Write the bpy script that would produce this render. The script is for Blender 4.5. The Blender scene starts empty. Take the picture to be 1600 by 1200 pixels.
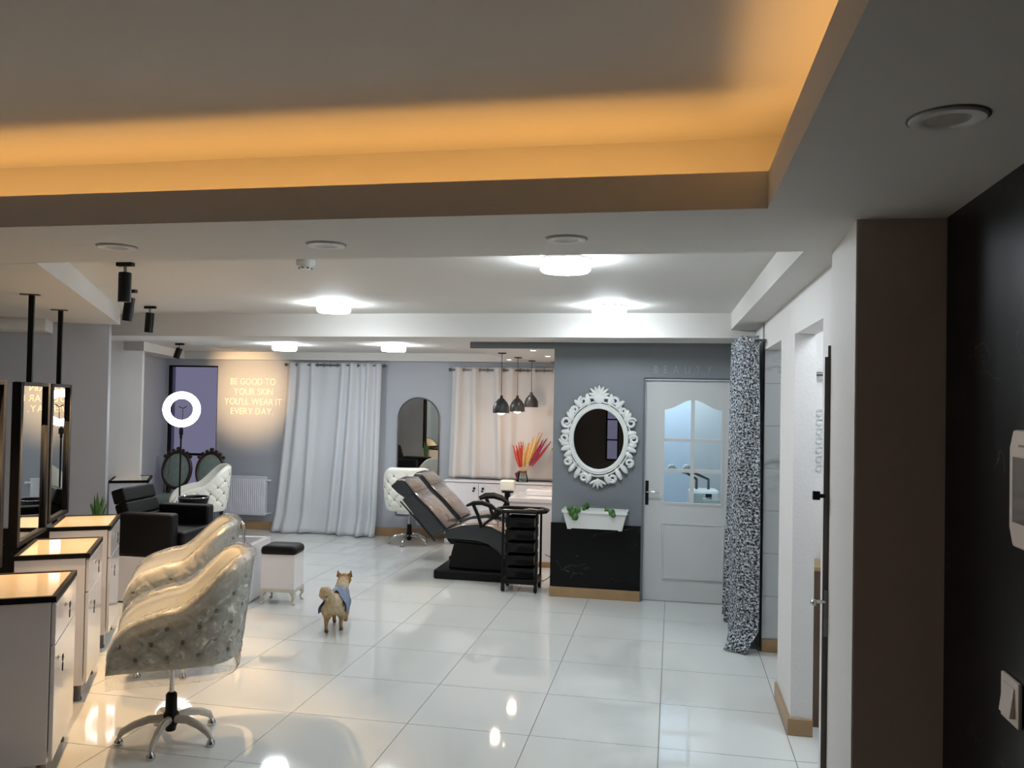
import bpy, bmesh, math, random
from mathutils import Vector, Matrix
from math import sin, cos, pi, radians, sqrt, exp, atan2
random.seed(7)
S = bpy.context.scene
COL = S.collection

# ---------------------------------------------------------------- camera, world, exposure
cam_d = bpy.data.cameras.new('camera'); cam = bpy.data.objects.new('camera', cam_d); COL.objects.link(cam)
cam_d.sensor_width = 36.0; cam_d.lens = 36.0 * 1300 / 1600; cam_d.clip_start = .05; cam_d.clip_end = 100
yaw, pitch, roll = radians(11.02), radians(1.07), radians(1.06)
fwd = Vector((-sin(yaw) * cos(pitch), cos(yaw) * cos(pitch), sin(pitch)))
rr = Vector((cos(yaw), sin(yaw), 0)); uu = rr.cross(fwd)
r2 = rr * cos(roll) + uu * sin(roll); u2 = -rr * sin(roll) + uu * cos(roll)
m = Matrix((r2, u2, -fwd)).transposed().to_4x4(); m.translation = Vector((0, 0, 1.8))
cam.matrix_world = m
S.camera = cam
W = bpy.data.worlds.new('world'); S.world = W; W.use_nodes = True
W.node_tree.nodes['Background'].inputs[0].default_value = (.22, .21, .27, 1)
W.node_tree.nodes['Background'].inputs[1].default_value = 1.0
S.view_settings.view_transform = 'Standard'; S.view_settings.look = 'None'
S.view_settings.exposure = 0.52; S.view_settings.gamma = 1.0; S.view_settings.use_curve_mapping = False
LAMP = 60.0      # white ceiling lamps
COVE = 9.0      # warm cove strip
SPOT = 90.0      # warm track spots
ROOMS = 9.0     # lamps of the two side rooms

WA = radians(30.72)                       # the mirror wall runs at this angle
WN = Vector((cos(WA), sin(WA), 0)); WD = Vector((-sin(WA), cos(WA), 0))
def wp(c, s, z=0): return WN * c + WD * s + Vector((0, 0, z))

# ---------------------------------------------------------------- materials
def lin(c):
    return tuple((x / 12.92 if x <= .04045 else ((x + .055) / 1.055) ** 2.4) for x in [v / 255 for v in c]) + (1,)
def mat(name, rgb, rough=.5, metal=0, noise=0, nscale=8, bump=0, bscale=200, coat=0, spec=.5, emit=None, es=0, trans=0):
    m = bpy.data.materials.new(name); m.use_nodes = True
    nt = m.node_tree; b = nt.nodes['Principled BSDF']
    c = lin(rgb)
    b.inputs['Base Color'].default_value = c; b.inputs['Roughness'].default_value = rough
    b.inputs['Metallic'].default_value = metal; b.inputs['Specular IOR Level'].default_value = spec
    b.inputs['Coat Weight'].default_value = coat; b.inputs['Transmission Weight'].default_value = trans
    if emit: b.inputs['Emission Color'].default_value = emit + (1,); b.inputs['Emission Strength'].default_value = es
    tc = nt.nodes.new('ShaderNodeTexCoord')
    if noise:
        n = nt.nodes.new('ShaderNodeTexNoise'); n.inputs['Scale'].default_value = nscale; n.inputs['Detail'].default_value = 5
        nt.links.new(tc.outputs['Object'], n.inputs['Vector'])
        mx = nt.nodes.new('ShaderNodeMix'); mx.data_type = 'RGBA'
        mx.inputs[6].default_value = tuple(v * (1 - noise) for v in c[:3]) + (1,)
        mx.inputs[7].default_value = tuple(min(1, v * (1 + noise)) for v in c[:3]) + (1,)
        nt.links.new(n.outputs['Fac'], mx.inputs[0]); nt.links.new(mx.outputs[2], b.inputs['Base Color'])
    if bump:
        n = nt.nodes.new('ShaderNodeTexNoise'); n.inputs['Scale'].default_value = bscale; n.inputs['Detail'].default_value = 3
        nt.links.new(tc.outputs['Object'], n.inputs['Vector'])
        bp = nt.nodes.new('ShaderNodeBump'); bp.inputs['Strength'].default_value = bump; bp.inputs['Distance'].default_value = .01
        nt.links.new(n.outputs['Fac'], bp.inputs['Height']); nt.links.new(bp.outputs['Normal'], b.inputs['Normal'])
    return m
def marble(name, base, vein, rough, scale=1.5, sharp=.02, coordinates='Object', amount=1.0, stretch=(1, 1, 1), mask=.5):
    m = bpy.data.materials.new(name); m.use_nodes = True; nt = m.node_tree; b = nt.nodes['Principled BSDF']
    b.inputs['Roughness'].default_value = rough
    tc = nt.nodes.new('ShaderNodeTexCoord'); mp = nt.nodes.new('ShaderNodeMapping'); mp.inputs['Scale'].default_value = stretch
    mp.inputs['Rotation'].default_value = (.3, .6, .4)
    if coordinates == 'World':
        g = nt.nodes.new('ShaderNodeNewGeometry'); nt.links.new(g.outputs['Position'], mp.inputs['Vector'])
    else: nt.links.new(tc.outputs[coordinates], mp.inputs['Vector'])
    n = nt.nodes.new('ShaderNodeTexNoise'); n.inputs['Scale'].default_value = scale; n.inputs['Detail'].default_value = 7; n.inputs['Distortion'].default_value = 1.2
    nt.links.new(mp.outputs[0], n.inputs['Vector'])
    s = nt.nodes.new('ShaderNodeMath'); s.operation = 'SUBTRACT'; s.inputs[1].default_value = .5; nt.links.new(n.outputs['Fac'], s.inputs[0])
    a = nt.nodes.new('ShaderNodeMath'); a.operation = 'ABSOLUTE'; nt.links.new(s.outputs[0], a.inputs[0])
    r = nt.nodes.new('ShaderNodeMapRange'); r.inputs[1].default_value = 0; r.inputs[2].default_value = sharp; r.inputs[3].default_value = amount; r.inputs[4].default_value = 0
    nt.links.new(a.outputs[0], r.inputs[0])
    n2 = nt.nodes.new('ShaderNodeTexNoise'); n2.inputs['Scale'].default_value = scale * .8; nt.links.new(mp.outputs[0], n2.inputs['Vector'])
    r2_ = nt.nodes.new('ShaderNodeMapRange'); r2_.inputs[1].default_value = mask; r2_.inputs[2].default_value = mask + .12; nt.links.new(n2.outputs['Fac'], r2_.inputs[0])
    mu = nt.nodes.new('ShaderNodeMath'); mu.operation = 'MULTIPLY'; nt.links.new(r.outputs[0], mu.inputs[0]); nt.links.new(r2_.outputs[0], mu.inputs[1])
    mx = nt.nodes.new('ShaderNodeMix'); mx.data_type = 'RGBA'; mx.inputs[6].default_value = lin(base); mx.inputs[7].default_value = lin(vein)
    nt.links.new(mu.outputs[0], mx.inputs[0]); nt.links.new(mx.outputs[2], b.inputs['Base Color'])
    return m
def emis(name, rgb, s):
    m = bpy.data.materials.new(name); m.use_nodes = True; nt = m.node_tree
    b = nt.nodes['Principled BSDF']; b.inputs['Base Color'].default_value = (.8, .8, .8, 1)
    b.inputs['Emission Color'].default_value = tuple(rgb) + (1,); b.inputs['Emission Strength'].default_value = s
    return m
def glossmix(name, tint, gl, rough, bump=0, bscale=20, extra=0):
    """thin clear film or pane: mostly transparent with sharp highlights"""
    m = bpy.data.materials.new(name); m.use_nodes = True; nt = m.node_tree
    nt.nodes.remove(nt.nodes['Principled BSDF']); out = nt.nodes['Material Output']
    t = nt.nodes.new('ShaderNodeBsdfTransparent'); t.inputs[0].default_value = tint
    g = nt.nodes.new('ShaderNodeBsdfGlossy'); g.inputs['Roughness'].default_value = rough
    fr = nt.nodes.new('ShaderNodeLayerWeight'); fr.inputs['Blend'].default_value = gl
    mx = nt.nodes.new('ShaderNodeMixShader'); nt.links.new(t.outputs[0], mx.inputs[1]); nt.links.new(g.outputs[0], mx.inputs[2])
    ad = nt.nodes.new('ShaderNodeMath'); ad.operation = 'ADD'; ad.inputs[1].default_value = extra; ad.use_clamp = True
    nt.links.new(fr.outputs['Fresnel'], ad.inputs[0]); nt.links.new(ad.outputs[0], mx.inputs[0]); nt.links.new(mx.outputs[0], out.inputs[0])
    if bump:
        tc = nt.nodes.new('ShaderNodeTexCoord'); n = nt.nodes.new('ShaderNodeTexNoise'); n.inputs['Scale'].default_value = bscale; n.inputs['Detail'].default_value = 4; n.inputs['Distortion'].default_value = 1.5
        nt.links.new(tc.outputs['Object'], n.inputs['Vector'])
        bp = nt.nodes.new('ShaderNodeBump'); bp.inputs['Strength'].default_value = bump; bp.inputs['Distance'].default_value = .03
        nt.links.new(n.outputs['Fac'], bp.inputs['Height']); nt.links.new(bp.outputs[0], g.inputs['Normal']); nt.links.new(bp.outputs[0], fr.inputs['Normal'])
    return m
def sheer(name, rgb, tr=.3):
    m = bpy.data.materials.new(name); m.use_nodes = True; nt = m.node_tree
    nt.nodes.remove(nt.nodes['Principled BSDF']); out = nt.nodes['Material Output']
    d = nt.nodes.new('ShaderNodeBsdfDiffuse'); d.inputs[0].default_value = lin(rgb)
    t = nt.nodes.new('ShaderNodeBsdfTranslucent'); t.inputs[0].default_value = lin(rgb)
    mx = nt.nodes.new('ShaderNodeMixShader'); mx.inputs[0].default_value = tr
    nt.links.new(d.outputs[0], mx.inputs[1]); nt.links.new(t.outputs[0], mx.inputs[2]); nt.links.new(mx.outputs[0], out.inputs[0])
    return m

M = {}
M['paint'] = mat('white wall paint', (222, 220, 218), .6, noise=.03, nscale=3, bump=.15, bscale=60)
M['ceil'] = mat('white ceiling paint', (208, 206, 202), .7, noise=.03, nscale=2, bump=.12, bscale=30)
M['lilac'] = mat('pale grey wall paint', (170, 174, 182), .55, noise=.03, nscale=3, bump=.12, bscale=60)
M['grey'] = mat('slate grey wall paint', (120, 125, 131), .5, noise=.03, nscale=3, bump=.1, bscale=60)
M['taupe'] = mat('taupe painted pier', (196, 174, 162), .6, noise=.04, nscale=4, bump=.15, bscale=60)
M['taupedark'] = mat('dark taupe wall paint', (104, 92, 84), .6, noise=.04, nscale=4, bump=.15, bscale=60)
M['tile'] = marble('polished porcelain tile', (214, 216, 213), (196, 198, 195), .045, 1.2, .12, 'World', .8, (1, .5, 1))
M['grout'] = mat('dark tile joint', (120, 120, 116), .8, noise=.1)
M['oak'] = mat('oak skirting', (164, 132, 96), .35, noise=.25, nscale=6)
M['blackmarble'] = marble('black marble tile', (11, 11, 12), (120, 115, 108), .28, 2.2, .008, 'Object', .8, (1, 1, 2.2), .54)
M['blackmarble'].node_tree.nodes['Principled BSDF'].inputs['Specular IOR Level'].default_value = .22
M['whitemarble'] = marble('white marble tile', (196, 200, 202), (128, 134, 130), .15, 1.6, .03, 'World', .8, (1, 1, .7))
M['door'] = mat('white painted door', (208, 210, 210), .4, noise=.015, nscale=3)
M['gloss'] = mat('white gloss laminate', (228, 226, 230), .12, noise=.01, nscale=2, coat=.3)
M['black'] = mat('black satin metal', (8, 8, 9), .45, spec=.25, noise=.1, nscale=20)
M['blackplastic'] = mat('black plastic', (9, 9, 10), .5, spec=.25, noise=.1, nscale=12, bump=.05)
M['leather'] = mat('black leather', (9, 9, 10), .45, spec=.22, noise=.1, nscale=10, bump=.25, bscale=150)
M['darkframe'] = mat('dark brown frame', (9, 8, 8), .6, spec=.2, noise=.1)
M['mirror'] = mat('mirror glass', (215, 218, 216), .01, 1.0, noise=.004)
M['chrome'] = mat('chrome', (205, 205, 208), .12, 1.0, noise=.03)
M['steel'] = mat('brushed steel', (120, 118, 116), .35, 1.0, noise=.08, nscale=20)
M['cream'] = mat('cream quilted leather', (238, 236, 226), .32, noise=.02, nscale=6, bump=.06, bscale=90, coat=.15)
M['edge'] = mat('grey brown door edge', (92, 88, 85), .5, noise=.1)
M['button'] = mat('covered tuft button', (150, 142, 126), .3, noise=.1)
M['film'] = glossmix('clear plastic wrap', (.97, .97, .96, 1), .25, .09, 1.0, 18, .10)
M['filmleg'] = mat('leg in plastic film', (196, 190, 178), .2, noise=.12, nscale=30, bump=.5, bscale=40, coat=.6)
M['creamglass'] = mat('cream glass worktop', (236, 216, 184), .08, noise=.02, nscale=3, coat=.4)
M['glass'] = glossmix('clear pane', (.86, .93, .95, 1), .25, .02)
M['duskglass'] = glossmix('tinted window pane', (.72, .72, .8, 1), .2, .03)
M['curtain'] = sheer('white curtain cloth', (228, 230, 234), .25)
M['curtain2'] = sheer('ivory curtain cloth', (232, 228, 226), .25)
M['rad'] = mat('white enamel radiator', (222, 222, 230), .35, noise=.01)
M['plastic'] = mat('white plastic', (222, 224, 222), .4, noise=.02)
M['pinkplastic'] = mat('warm white plastic', (228, 216, 208), .4, noise=.02)
M['leaf'] = mat('green leaf', (62, 104, 44), .45, noise=.35, nscale=25)
M['soil'] = mat('potting soil', (60, 46, 36), .9, noise=.3, nscale=40)
M['seatgrey'] = mat('charcoal leather sides', (50, 54, 58), .42, noise=.1, nscale=6, bump=.1, bscale=80)
M['seattaupe'] = mat('taupe leather under clear film', (122, 113, 109), .2, noise=.06, nscale=5, bump=.35, bscale=11, coat=.8)
M['wood'] = mat('dark carved wood', (48, 30, 24), .35, noise=.3, nscale=30)
M['teal'] = mat('grey green brocade', (122, 136, 130), .6, noise=.3, nscale=24, bump=.2)
M['brown'] = mat('dark veneer board', (92, 70, 54), .4, noise=.25, nscale=9)
M['shade'] = mat('charcoal pendant shade', (44, 46, 50), .4, noise=.08)
M['screen'] = mat('dark screen', (10, 10, 12), .1, noise=.1)
M['letter'] = mat('silver lettering', (150, 153, 156), .4, noise=.03)
M['letter2'] = mat('ivory lettering', (250, 240, 222), .4, noise=.02)
M['offlamp'] = mat('frosted downlight glass', (190, 186, 180), .25, noise=.03)
M['lamp'] = emis('lit white diffuser', (.85, .94, 1), LAMP)
M['warmspot'] = emis('lit warm lens', (1, .82, .62), 8)
M['ring'] = emis('lit ring tube', (1, .95, 1), 6)
M['cove'] = emis('warm strip light', (1, .50, .14), COVE)
M['roomlamp'] = emis('lit cool panel', (.84, .92, 1), ROOMS)
def pat_curtain():
    m = mat('black and white speckled cloth', (200, 204, 210), .8)
    nt = m.node_tree; b = nt.nodes['Principled BSDF']
    tc = nt.nodes.new('ShaderNodeTexCoord'); mp = nt.nodes.new('ShaderNodeMapping'); mp.inputs['Scale'].default_value = (1.2, 1.0, .8)
    nt.links.new(tc.outputs['UV'], mp.inputs[0])
    n = nt.nodes.new('ShaderNodeTexNoise'); n.inputs['Scale'].default_value = 66; n.inputs['Detail'].default_value = 5; n.inputs['Roughness'].default_value = .8; n.inputs['Distortion'].default_value = .6
    nt.links.new(mp.outputs[0], n.inputs['Vector'])
    r = nt.nodes.new('ShaderNodeValToRGB'); r.color_ramp.elements[0].position = .495; r.color_ramp.elements[1].position = .545
    r.color_ramp.elements[0].color = lin((22, 24, 30)); r.color_ramp.elements[1].color = lin((205, 212, 220))
    nt.links.new(n.outputs['Fac'], r.inputs[0]); nt.links.new(r.outputs[0], b.inputs['Base Color'])
    return m
M['pattern'] = pat_curtain()

# ---------------------------------------------------------------- mesh helpers
class MB:
    def __init__(s): s.v = []; s.f = []; s.uv = None
    def add(s, vs, fs):
        o = len(s.v); s.v += [tuple(v) for v in vs]; s.f += [tuple(i + o for i in f) for f in fs]; return s
    def box(s, x0, x1, y0, y1, z0, z1):
        return s.add([(x0, y0, z0), (x1, y0, z0), (x1, y1, z0), (x0, y1, z0), (x0, y0, z1), (x1, y0, z1), (x1, y1, z1), (x0, y1, z1)],
                     [(3, 2, 1, 0), (4, 5, 6, 7), (0, 1, 5, 4), (1, 2, 6, 5), (2, 3, 7, 6), (3, 0, 4, 7)])
    def prism(s, poly, z0, z1, axis='z'):
        n = len(poly)
        a = sum(poly[i][0] * poly[(i + 1) % n][1] - poly[(i + 1) % n][0] * poly[i][1] for i in range(n))
        if a < 0: poly = poly[::-1]
        def P(p, z): return (p[0], p[1], z) if axis == 'z' else ((p[0], z, p[1]) if axis == 'y' else (z, p[0], p[1]))
        vs = [P(p, z0) for p in poly] + [P(p, z1) for p in poly]
        fs = [tuple(range(n))[::-1], tuple(range(n, 2 * n))] + [(i, (i + 1) % n, n + (i + 1) % n, n + i) for i in range(n)]
        if axis == 'y': fs = [f[::-1] for f in fs]
        return s.add(vs, fs)
    def tube(s, pts, r, n=8, cap=True):
        pts = [Vector(p) for p in pts]; k = len(pts); rs = r if isinstance(r, (list, tuple)) else [r] * k
        vs = []; fs = []; up = None
        for i, p in enumerate(pts):
            t = (pts[min(i + 1, k - 1)] - pts[max(i - 1, 0)]).normalized()
            if up is None: up = Vector((0, 0, 1)) if abs(t.z) < .9 else Vector((1, 0, 0))
            a = t.cross(up); a = a.normalized() if a.length > 1e-6 else Vector((1, 0, 0)); up = a.cross(t).normalized()
            for j in range(n):
                an = 2 * pi * j / n; vs.append(p + (a * cos(an) + up * sin(an)) * rs[i])
        for i in range(k - 1):
            for j in range(n): fs.append((i * n + j, i * n + (j + 1) % n, (i + 1) * n + (j + 1) % n, (i + 1) * n + j))
        if cap: fs += [tuple(range(n))[::-1], tuple((k - 1) * n + j for j in range(n))]
        return s.add(vs, fs)
    def lathe(s, prof, c=(0, 0, 0), n=24, axis='z', cap=True):
        vs = []; fs = []; k = len(prof)
        for r, z in prof:
            for j in range(n):
                a = 2 * pi * j / n; x, y = r * cos(a), r * sin(a)
                v = (x, y, z) if axis == 'z' else ((x, z, y) if axis == 'y' else (z, x, y))
                vs.append((v[0] + c[0], v[1] + c[1], v[2] + c[2]))
        for i in range(k - 1):
            for j in range(n): fs.append((i * n + j, i * n + (j + 1) % n, (i + 1) * n + (j + 1) % n, (i + 1) * n + j))
        if cap and prof[0][0] > 1e-5: fs.append(tuple(range(n))[::-1])
        if cap and prof[-1][0] > 1e-5: fs.append(tuple((k - 1) * n + j for j in range(n)))
        return s.add(vs, fs)
    def ell(s, c, r, n=12, k=8, rot=None):
        vs = []; fs = []
        for i in range(k + 1):
            th = pi * i / k
            for j in range(n):
                a = 2 * pi * j / n; v = Vector((r[0] * sin(th) * cos(a), r[1] * sin(th) * sin(a), r[2] * cos(th)))
                if rot: v = rot @ v
                vs.append(v + Vector(c))
        for i in range(k):
            for j in range(n): fs.append(((i + 1) * n + j, (i + 1) * n + (j + 1) % n, i * n + (j + 1) % n, i * n + j))
        return s.add(vs, fs)
    def ring(s, c, R, r, axis='z', n=20, m_=8, sx=1, sy=1):
        vs = []; fs = []
        for i in range(n):
            a = 2 * pi * i / n
            for j in range(m_):
                b = 2 * pi * j / m_; q = R + r * cos(b); x, y, z = q * cos(a) * sx, q * sin(a) * sy, r * sin(b)
                v = (x, y, z) if axis == 'z' else ((x, z, y) if axis == 'y' else (z, x, y))
                vs.append((v[0] + c[0], v[1] + c[1], v[2] + c[2]))
        for i in range(n):
            for j in range(m_): fs.append((i * m_ + j, ((i + 1) % n) * m_ + j, ((i + 1) % n) * m_ + (j + 1) % m_, i * m_ + (j + 1) % m_))
        return s.add(vs, fs)
    def grid(s, rows):
        k = len(rows); n = len(rows[0]); vs = [v for r in rows for v in r]
        return s.add(vs, [(i * n + j, i * n + j + 1, (i + 1) * n + j + 1, (i + 1) * n + j) for i in range(k - 1) for j in range(n - 1)])
    def xf(s, mtx): s.v = [tuple(mtx @ Vector(v)) for v in s.v]; return s
    def mesh(s, name, m=None, smooth=False, weld=True):
        me = bpy.data.meshes.new(name); me.from_pydata(s.v, [], s.f)
        bm = bmesh.new(); bm.from_mesh(me)
        if weld: bmesh.ops.remove_doubles(bm, verts=bm.verts, dist=1e-5)
        bmesh.ops.recalc_face_normals(bm, faces=bm.faces)
        bm.to_mesh(me); bm.free(); me.update()
        if m is not None: me.materials.append(M[m] if isinstance(m, str) else m)
        if smooth:
            for p in me.polygons: p.use_smooth = True
        return me
    def obj(s, name, m, parent=None, smooth=False, bevel=0, seg=2, loc=None, rz=0, weld=True):
        o = bpy.data.objects.new(name, s.mesh(name, m, smooth or bevel > 0, weld)); COL.objects.link(o)
        if parent: o.parent = parent
        if loc is not None: o.location = loc
        if rz: o.rotation_euler.z = rz
        if bevel:
            b = o.modifiers.new('bevel', 'BEVEL'); b.width = bevel; b.segments = seg; b.limit_method = 'ANGLE'; b.angle_limit = radians(40)
            w = o.modifiers.new('wn', 'WEIGHTED_NORMAL'); w.keep_sharp = True
        elif smooth: autosmooth(o)
        return o
def autosmooth(o, a=50):
    me = o.data; bm = bmesh.new(); bm.from_mesh(me)
    for e in bm.edges:
        if len(e.link_faces) == 2 and e.calc_face_angle(0) > radians(a): e.smooth = False
    bm.to_mesh(me); bm.free()
def B(x0, x1, y0, y1, z0, z1): return MB().box(x0, x1, y0, y1, z0, z1)
def thing(name, label, cat, loc=(0, 0, 0), rz=0, group=None):
    o = bpy.data.objects.new(name, None); COL.objects.link(o); o.location = loc; o.rotation_euler.z = rz
    o['label'] = label; o['category'] = cat; o.empty_display_size = .1
    if group: o['group'] = group
    return o
def tag(o, label, cat, group=None):
    o['label'] = label; o['category'] = cat
    if group: o['group'] = group
    return o
def struct(name, mb, m, parent=None, **k):
    o = mb.obj(name, m, parent, **k)
    if not parent: o['kind'] = 'structure'
    return o
def copy_tree(o, parent=None, label=None, skip=()):
    c = o.copy(); COL.objects.link(c); c.parent = parent
    for ch in list(o.children):
        if ch.name.split('.')[0] not in skip: copy_tree(ch, c)
    if label: c['label'] = label
    return c

# ================================================================ THE ROOM
ZS, ZB = 2.40, 2.54
YP = 7.627          # partition plane
YB = 10.33          # back wall plane
XR = .65            # right wall plane
# floor: joints slab and tiles
fl = struct('floor', B(-8.2, 3.2, -3.2, 10.6, -.08, -.004), 'grout')
tx, ty = .6835, .65
tile_me = None
g = .0022
tmb = MB().box(g, tx - g, g, ty - g, -.004, 0)
for i in range(-11, 5):
    for j in range(0, 17):
        x, y = -.052 + i * tx, -.11 + j * ty
        if y > 10.4 or x < -8.0 or x > 2.8: continue
        if x < -3.5 and y < 2.0: continue
        if tile_me is None:
            o = tmb.obj('tile', 'tile', fl); tile_me = o.data
        else:
            o = bpy.data.objects.new('tile', tile_me); COL.objects.link(o); o.parent = fl
        o.location = (x, y, 0)
# back wall with window openings (glazed door on the far side, curtained window)
def wall_with_holes(x0, x1, z0, z1, holes, y0, y1):
    mb = MB(); xs = sorted({x0, x1} | {h[0] for h in holes} | {h[1] for h in holes})
    for a, b in zip(xs, xs[1:]):
        hs = sorted([h for h in holes if h[0] <= a + 1e-6 and h[1] >= b - 1e-6], key=lambda h: h[2])
        z = z0
        for h in hs:
            if h[2] > z: mb.box(a, b, y0, y1, z, h[2])
            z = h[3]
        if z < z1: mb.box(a, b, y0, y1, z, z1)
    return mb
struct('wall_back', wall_with_holes(-7.2, 1.6, 0, 2.6, [(-6.835, -6.083, .02, 2.185), (-4.75, -3.9, .02, 2.1), (-2.4, -1.5, .9, 2.1)], YB, YB + .18), 'lilac')
def window(n, x0, x1, z0, z1, y, bars_z=(), bars_x=(), fm='darkframe', t=.035):
    w = thing('window_%d' % n, '', 'window'); del w['label']; del w['category']; w['kind'] = 'structure'
    fr = MB().box(x0, x0 + t, y, y + .06, z0, z1).box(x1 - t, x1, y, y + .06, z0, z1).box(x0 + t, x1 - t, y, y + .06, z1 - t, z1).box(x0 + t, x1 - t, y, y + .06, z0, z0 + t)
    fr.obj('window_frame', fm, w)
    for z in bars_z: B(x0 + t, x1 - t, y, y + .05, z - .015, z + .015).obj('glazing_bar', fm, w)
    for x in bars_x: B(x - .012, x + .012, y + .01, y + .05, z0 + t, z1 - t).obj('glazing_bar', fm, w)
    B(x0 + t, x1 - t, y + .025, y + .031, z0 + t, z1 - t).obj('pane', 'duskglass', w)
    return w
window(1, -6.835, -6.083, .02, 2.185, YB + .02, (.97,), (), t=.02)
window(2, -4.75, -3.9, .02, 2.1, YB + .1, (), (-4.3,), fm='plastic')
window(3, -2.4, -1.5, .9, 2.1, YB + .1, (), (-1.95,), fm='plastic')
# left part
def w2(c, s): v = wp(c, s); return (v.x, v.y)
struct('wall_side', MB().prism([(-6.86, YB), (-6.52, 9.35), (-6.66, 9.30), (-7.05, YB)], 0, 2.6), 'lilac')
struct('wall_pillar', MB().prism([(-6.70, 7.92), (-5.88, 8.40), (-6.03, 8.65), (-6.85, 8.17)], 0, 2.37), 'paint')
# end wall of the mirror side: perpendicular to the mirror wall
ew = MB().box(-2.35, -.885, 8.15, 8.33, 0, 2.6)
struct('wall_end', ew, 'lilac', rz=WA)
struct('trim_1', B(-2.35, -.93, 8.135, 8.15, .0, .62), 'blackmarble', rz=WA)
struct('wall_mirror_side', B(-2.5, -2.35, 1.8, 8.33, 0, 2.6), 'lilac', rz=WA)
struct('trim_2', B(-1.72, -1.33, 7.8, 8.15, 2.30, 2.40), 'ceil', rz=WA)
wn_ = thing('window_4', '', 'window', rz=WA); del wn_['label']; del wn_['category']; wn_['kind'] = 'structure'
MB().box(-2.25, -1.75, 8.10, 8.15, 2.17, 2.2).box(-2.25, -1.75, 8.10, 8.15, 1.0, 1.03).box(-1.78, -1.75, 8.10, 8.15, 1.03, 2.17).box(-2.25, -2.22, 8.10, 8.15, 1.03, 2.17).obj('window_frame', 'steel', wn_)
B(-2.22, -1.78, 8.115, 8.121, 1.03, 2.17).obj('pane', 'duskglass', wn_)
# ceilings
struct('ceiling_salon', B(-7.8, 3, 3.38, 7.0, ZB, 2.7), 'ceil')
struct('ceiling_back', B(-7.6, 1.6, 7.6, YB + .2, 2.37, 2.6), 'ceil')
struct('ceiling_beam', B(-7.0, 3.0, 7.0, 7.6, 2.335, 2.6), 'ceil')
struct('ceiling_beam_back', B(-7.2, -1.5, 10.19, YB, 2.268, 2.37), 'ceil')
struct('ceiling_soffit_side', MB().prism([w2(-.80, 4.44), w2(-.80, 8.15), w2(-2.4, 8.15), (-8.1, 5.6), (-8.1, 3.402)], ZS, ZB), 'ceil')
struct('ceiling_soffit_strip', MB().prism([(.49, 3.40), (.45, 7.0), (XR + .15, 7.0), (XR + .15, 3.40)], ZS, ZB), 'ceil')
struct('ceiling_side_strip', MB().prism([(-5.80, 8.30), (-6.55, YB), (-6.95, YB), (-6.2, 8.3)], 2.27, 2.37), 'ceil')
# near dropped ceiling around the lit tray
LY = 2.665; LX = .30; LX0 = -5.4; LY0 = -2.2
so = MB().box(-8.2, 3.2, LY, 3.40, ZS, ZS + .03).box(LX, 3.2, -3.2, LY, ZS, ZS + .03).box(-8.2, LX0, -3.2, LY, ZS, ZS + .03).box(LX0, LX, -3.2, LY0, ZS, ZS + .03)
struct('ceiling_soffit_near', so, 'ceil')
struct('ceiling_soffit_face', B(-8.2, 3.2, 3.385, 3.40, ZS + .03, 2.6), 'ceil')
lip = MB().box(LX0, LX, LY - .025, LY, ZS, ZS + .115).box(LX - .025, LX, LY0, LY - .025, ZS, ZS + .115).box(LX0, LX0 + .025, LY0, LY - .025, ZS, ZS + .115).box(LX0 + .025, LX - .025, LY0, LY0 + .025, ZS, ZS + .115)
lo = struct('trim_3', lip, 'ceil')
cv = MB().box(LX0 - .3, LX + .3, LY + .3, LY + .33, ZS + .03, 2.74).box(LX + .3, LX + .33, LY0 - .3, LY + .33, ZS + .03, 2.74).box(LX0 - .33, LX0 - .3, LY0 - .3, LY + .33, ZS + .03, 2.74).box(LX0 - .3, LX + .3, LY0 - .33, LY0 - .3, ZS + .03, 2.74)
struct('wall_cove', cv, 'ceil')
struct('ceiling_tray', B(LX0 - .33, LX + .33, LY0 - .33, LY + .33, 2.72, 2.8), 'ceil')
strip = thing('cove_light_strip', 'warm amber light strip hidden on the ledge of the recessed ceiling tray', 'light strip')
B(LX0, LX - .06, LY + .05, LY + .075, ZS + .032, ZS + .045).obj('strip_light', 'cove', strip)
B(LX + .05, LX + .075, LY0, LY - .0, ZS + .032, ZS + .045).obj('strip_light', 'cove', strip)
# partition with door opening
struct('wall_partition', MB().box(-1.09, -.268, YP, YP + .13, 0, 2.335).box(-.268, .63, YP, YP + .13, 2.02, 2.335).box(.63, .80, YP, YP + .13, 0, 2.335), 'grey')
struct('wall_alcove', B(-1.09, -.96, YP + .13, YB, 0, 2.37), 'paint')
can = thing('canopy', 'slate grey edged dropped canopy reaching out above the three pendant lamps', 'canopy')
B(-1.895, -1.091, YP, YP + .02, 2.277, 2.365).obj('front_fascia', 'grey', can)
MB().prism([(-1.895, YP + .02), (-1.091, YP + .02), (-1.091, 10.3), (-1.96, 10.3)], 2.277, 2.365).obj('canopy_slab', 'ceil', can)
dd = thing('wall_dado', '', ''); del dd['label']; del dd['category']; dd['kind'] = 'structure'
B(-1.095, -.275, YP - .014, YP, .095, .678).obj('marble_panel', 'blackmarble', dd, bevel=.002)
def sk(name, *bx, rz=0): return struct(name, B(*bx), 'oak', bevel=.003, rz=rz)
sk('baseboard_partition', -1.10, -.275, YP - .018, YP, 0, .092)
sk('baseboard_back', -6.05, -1.8, YB - .016, YB, 0, .115)
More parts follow.
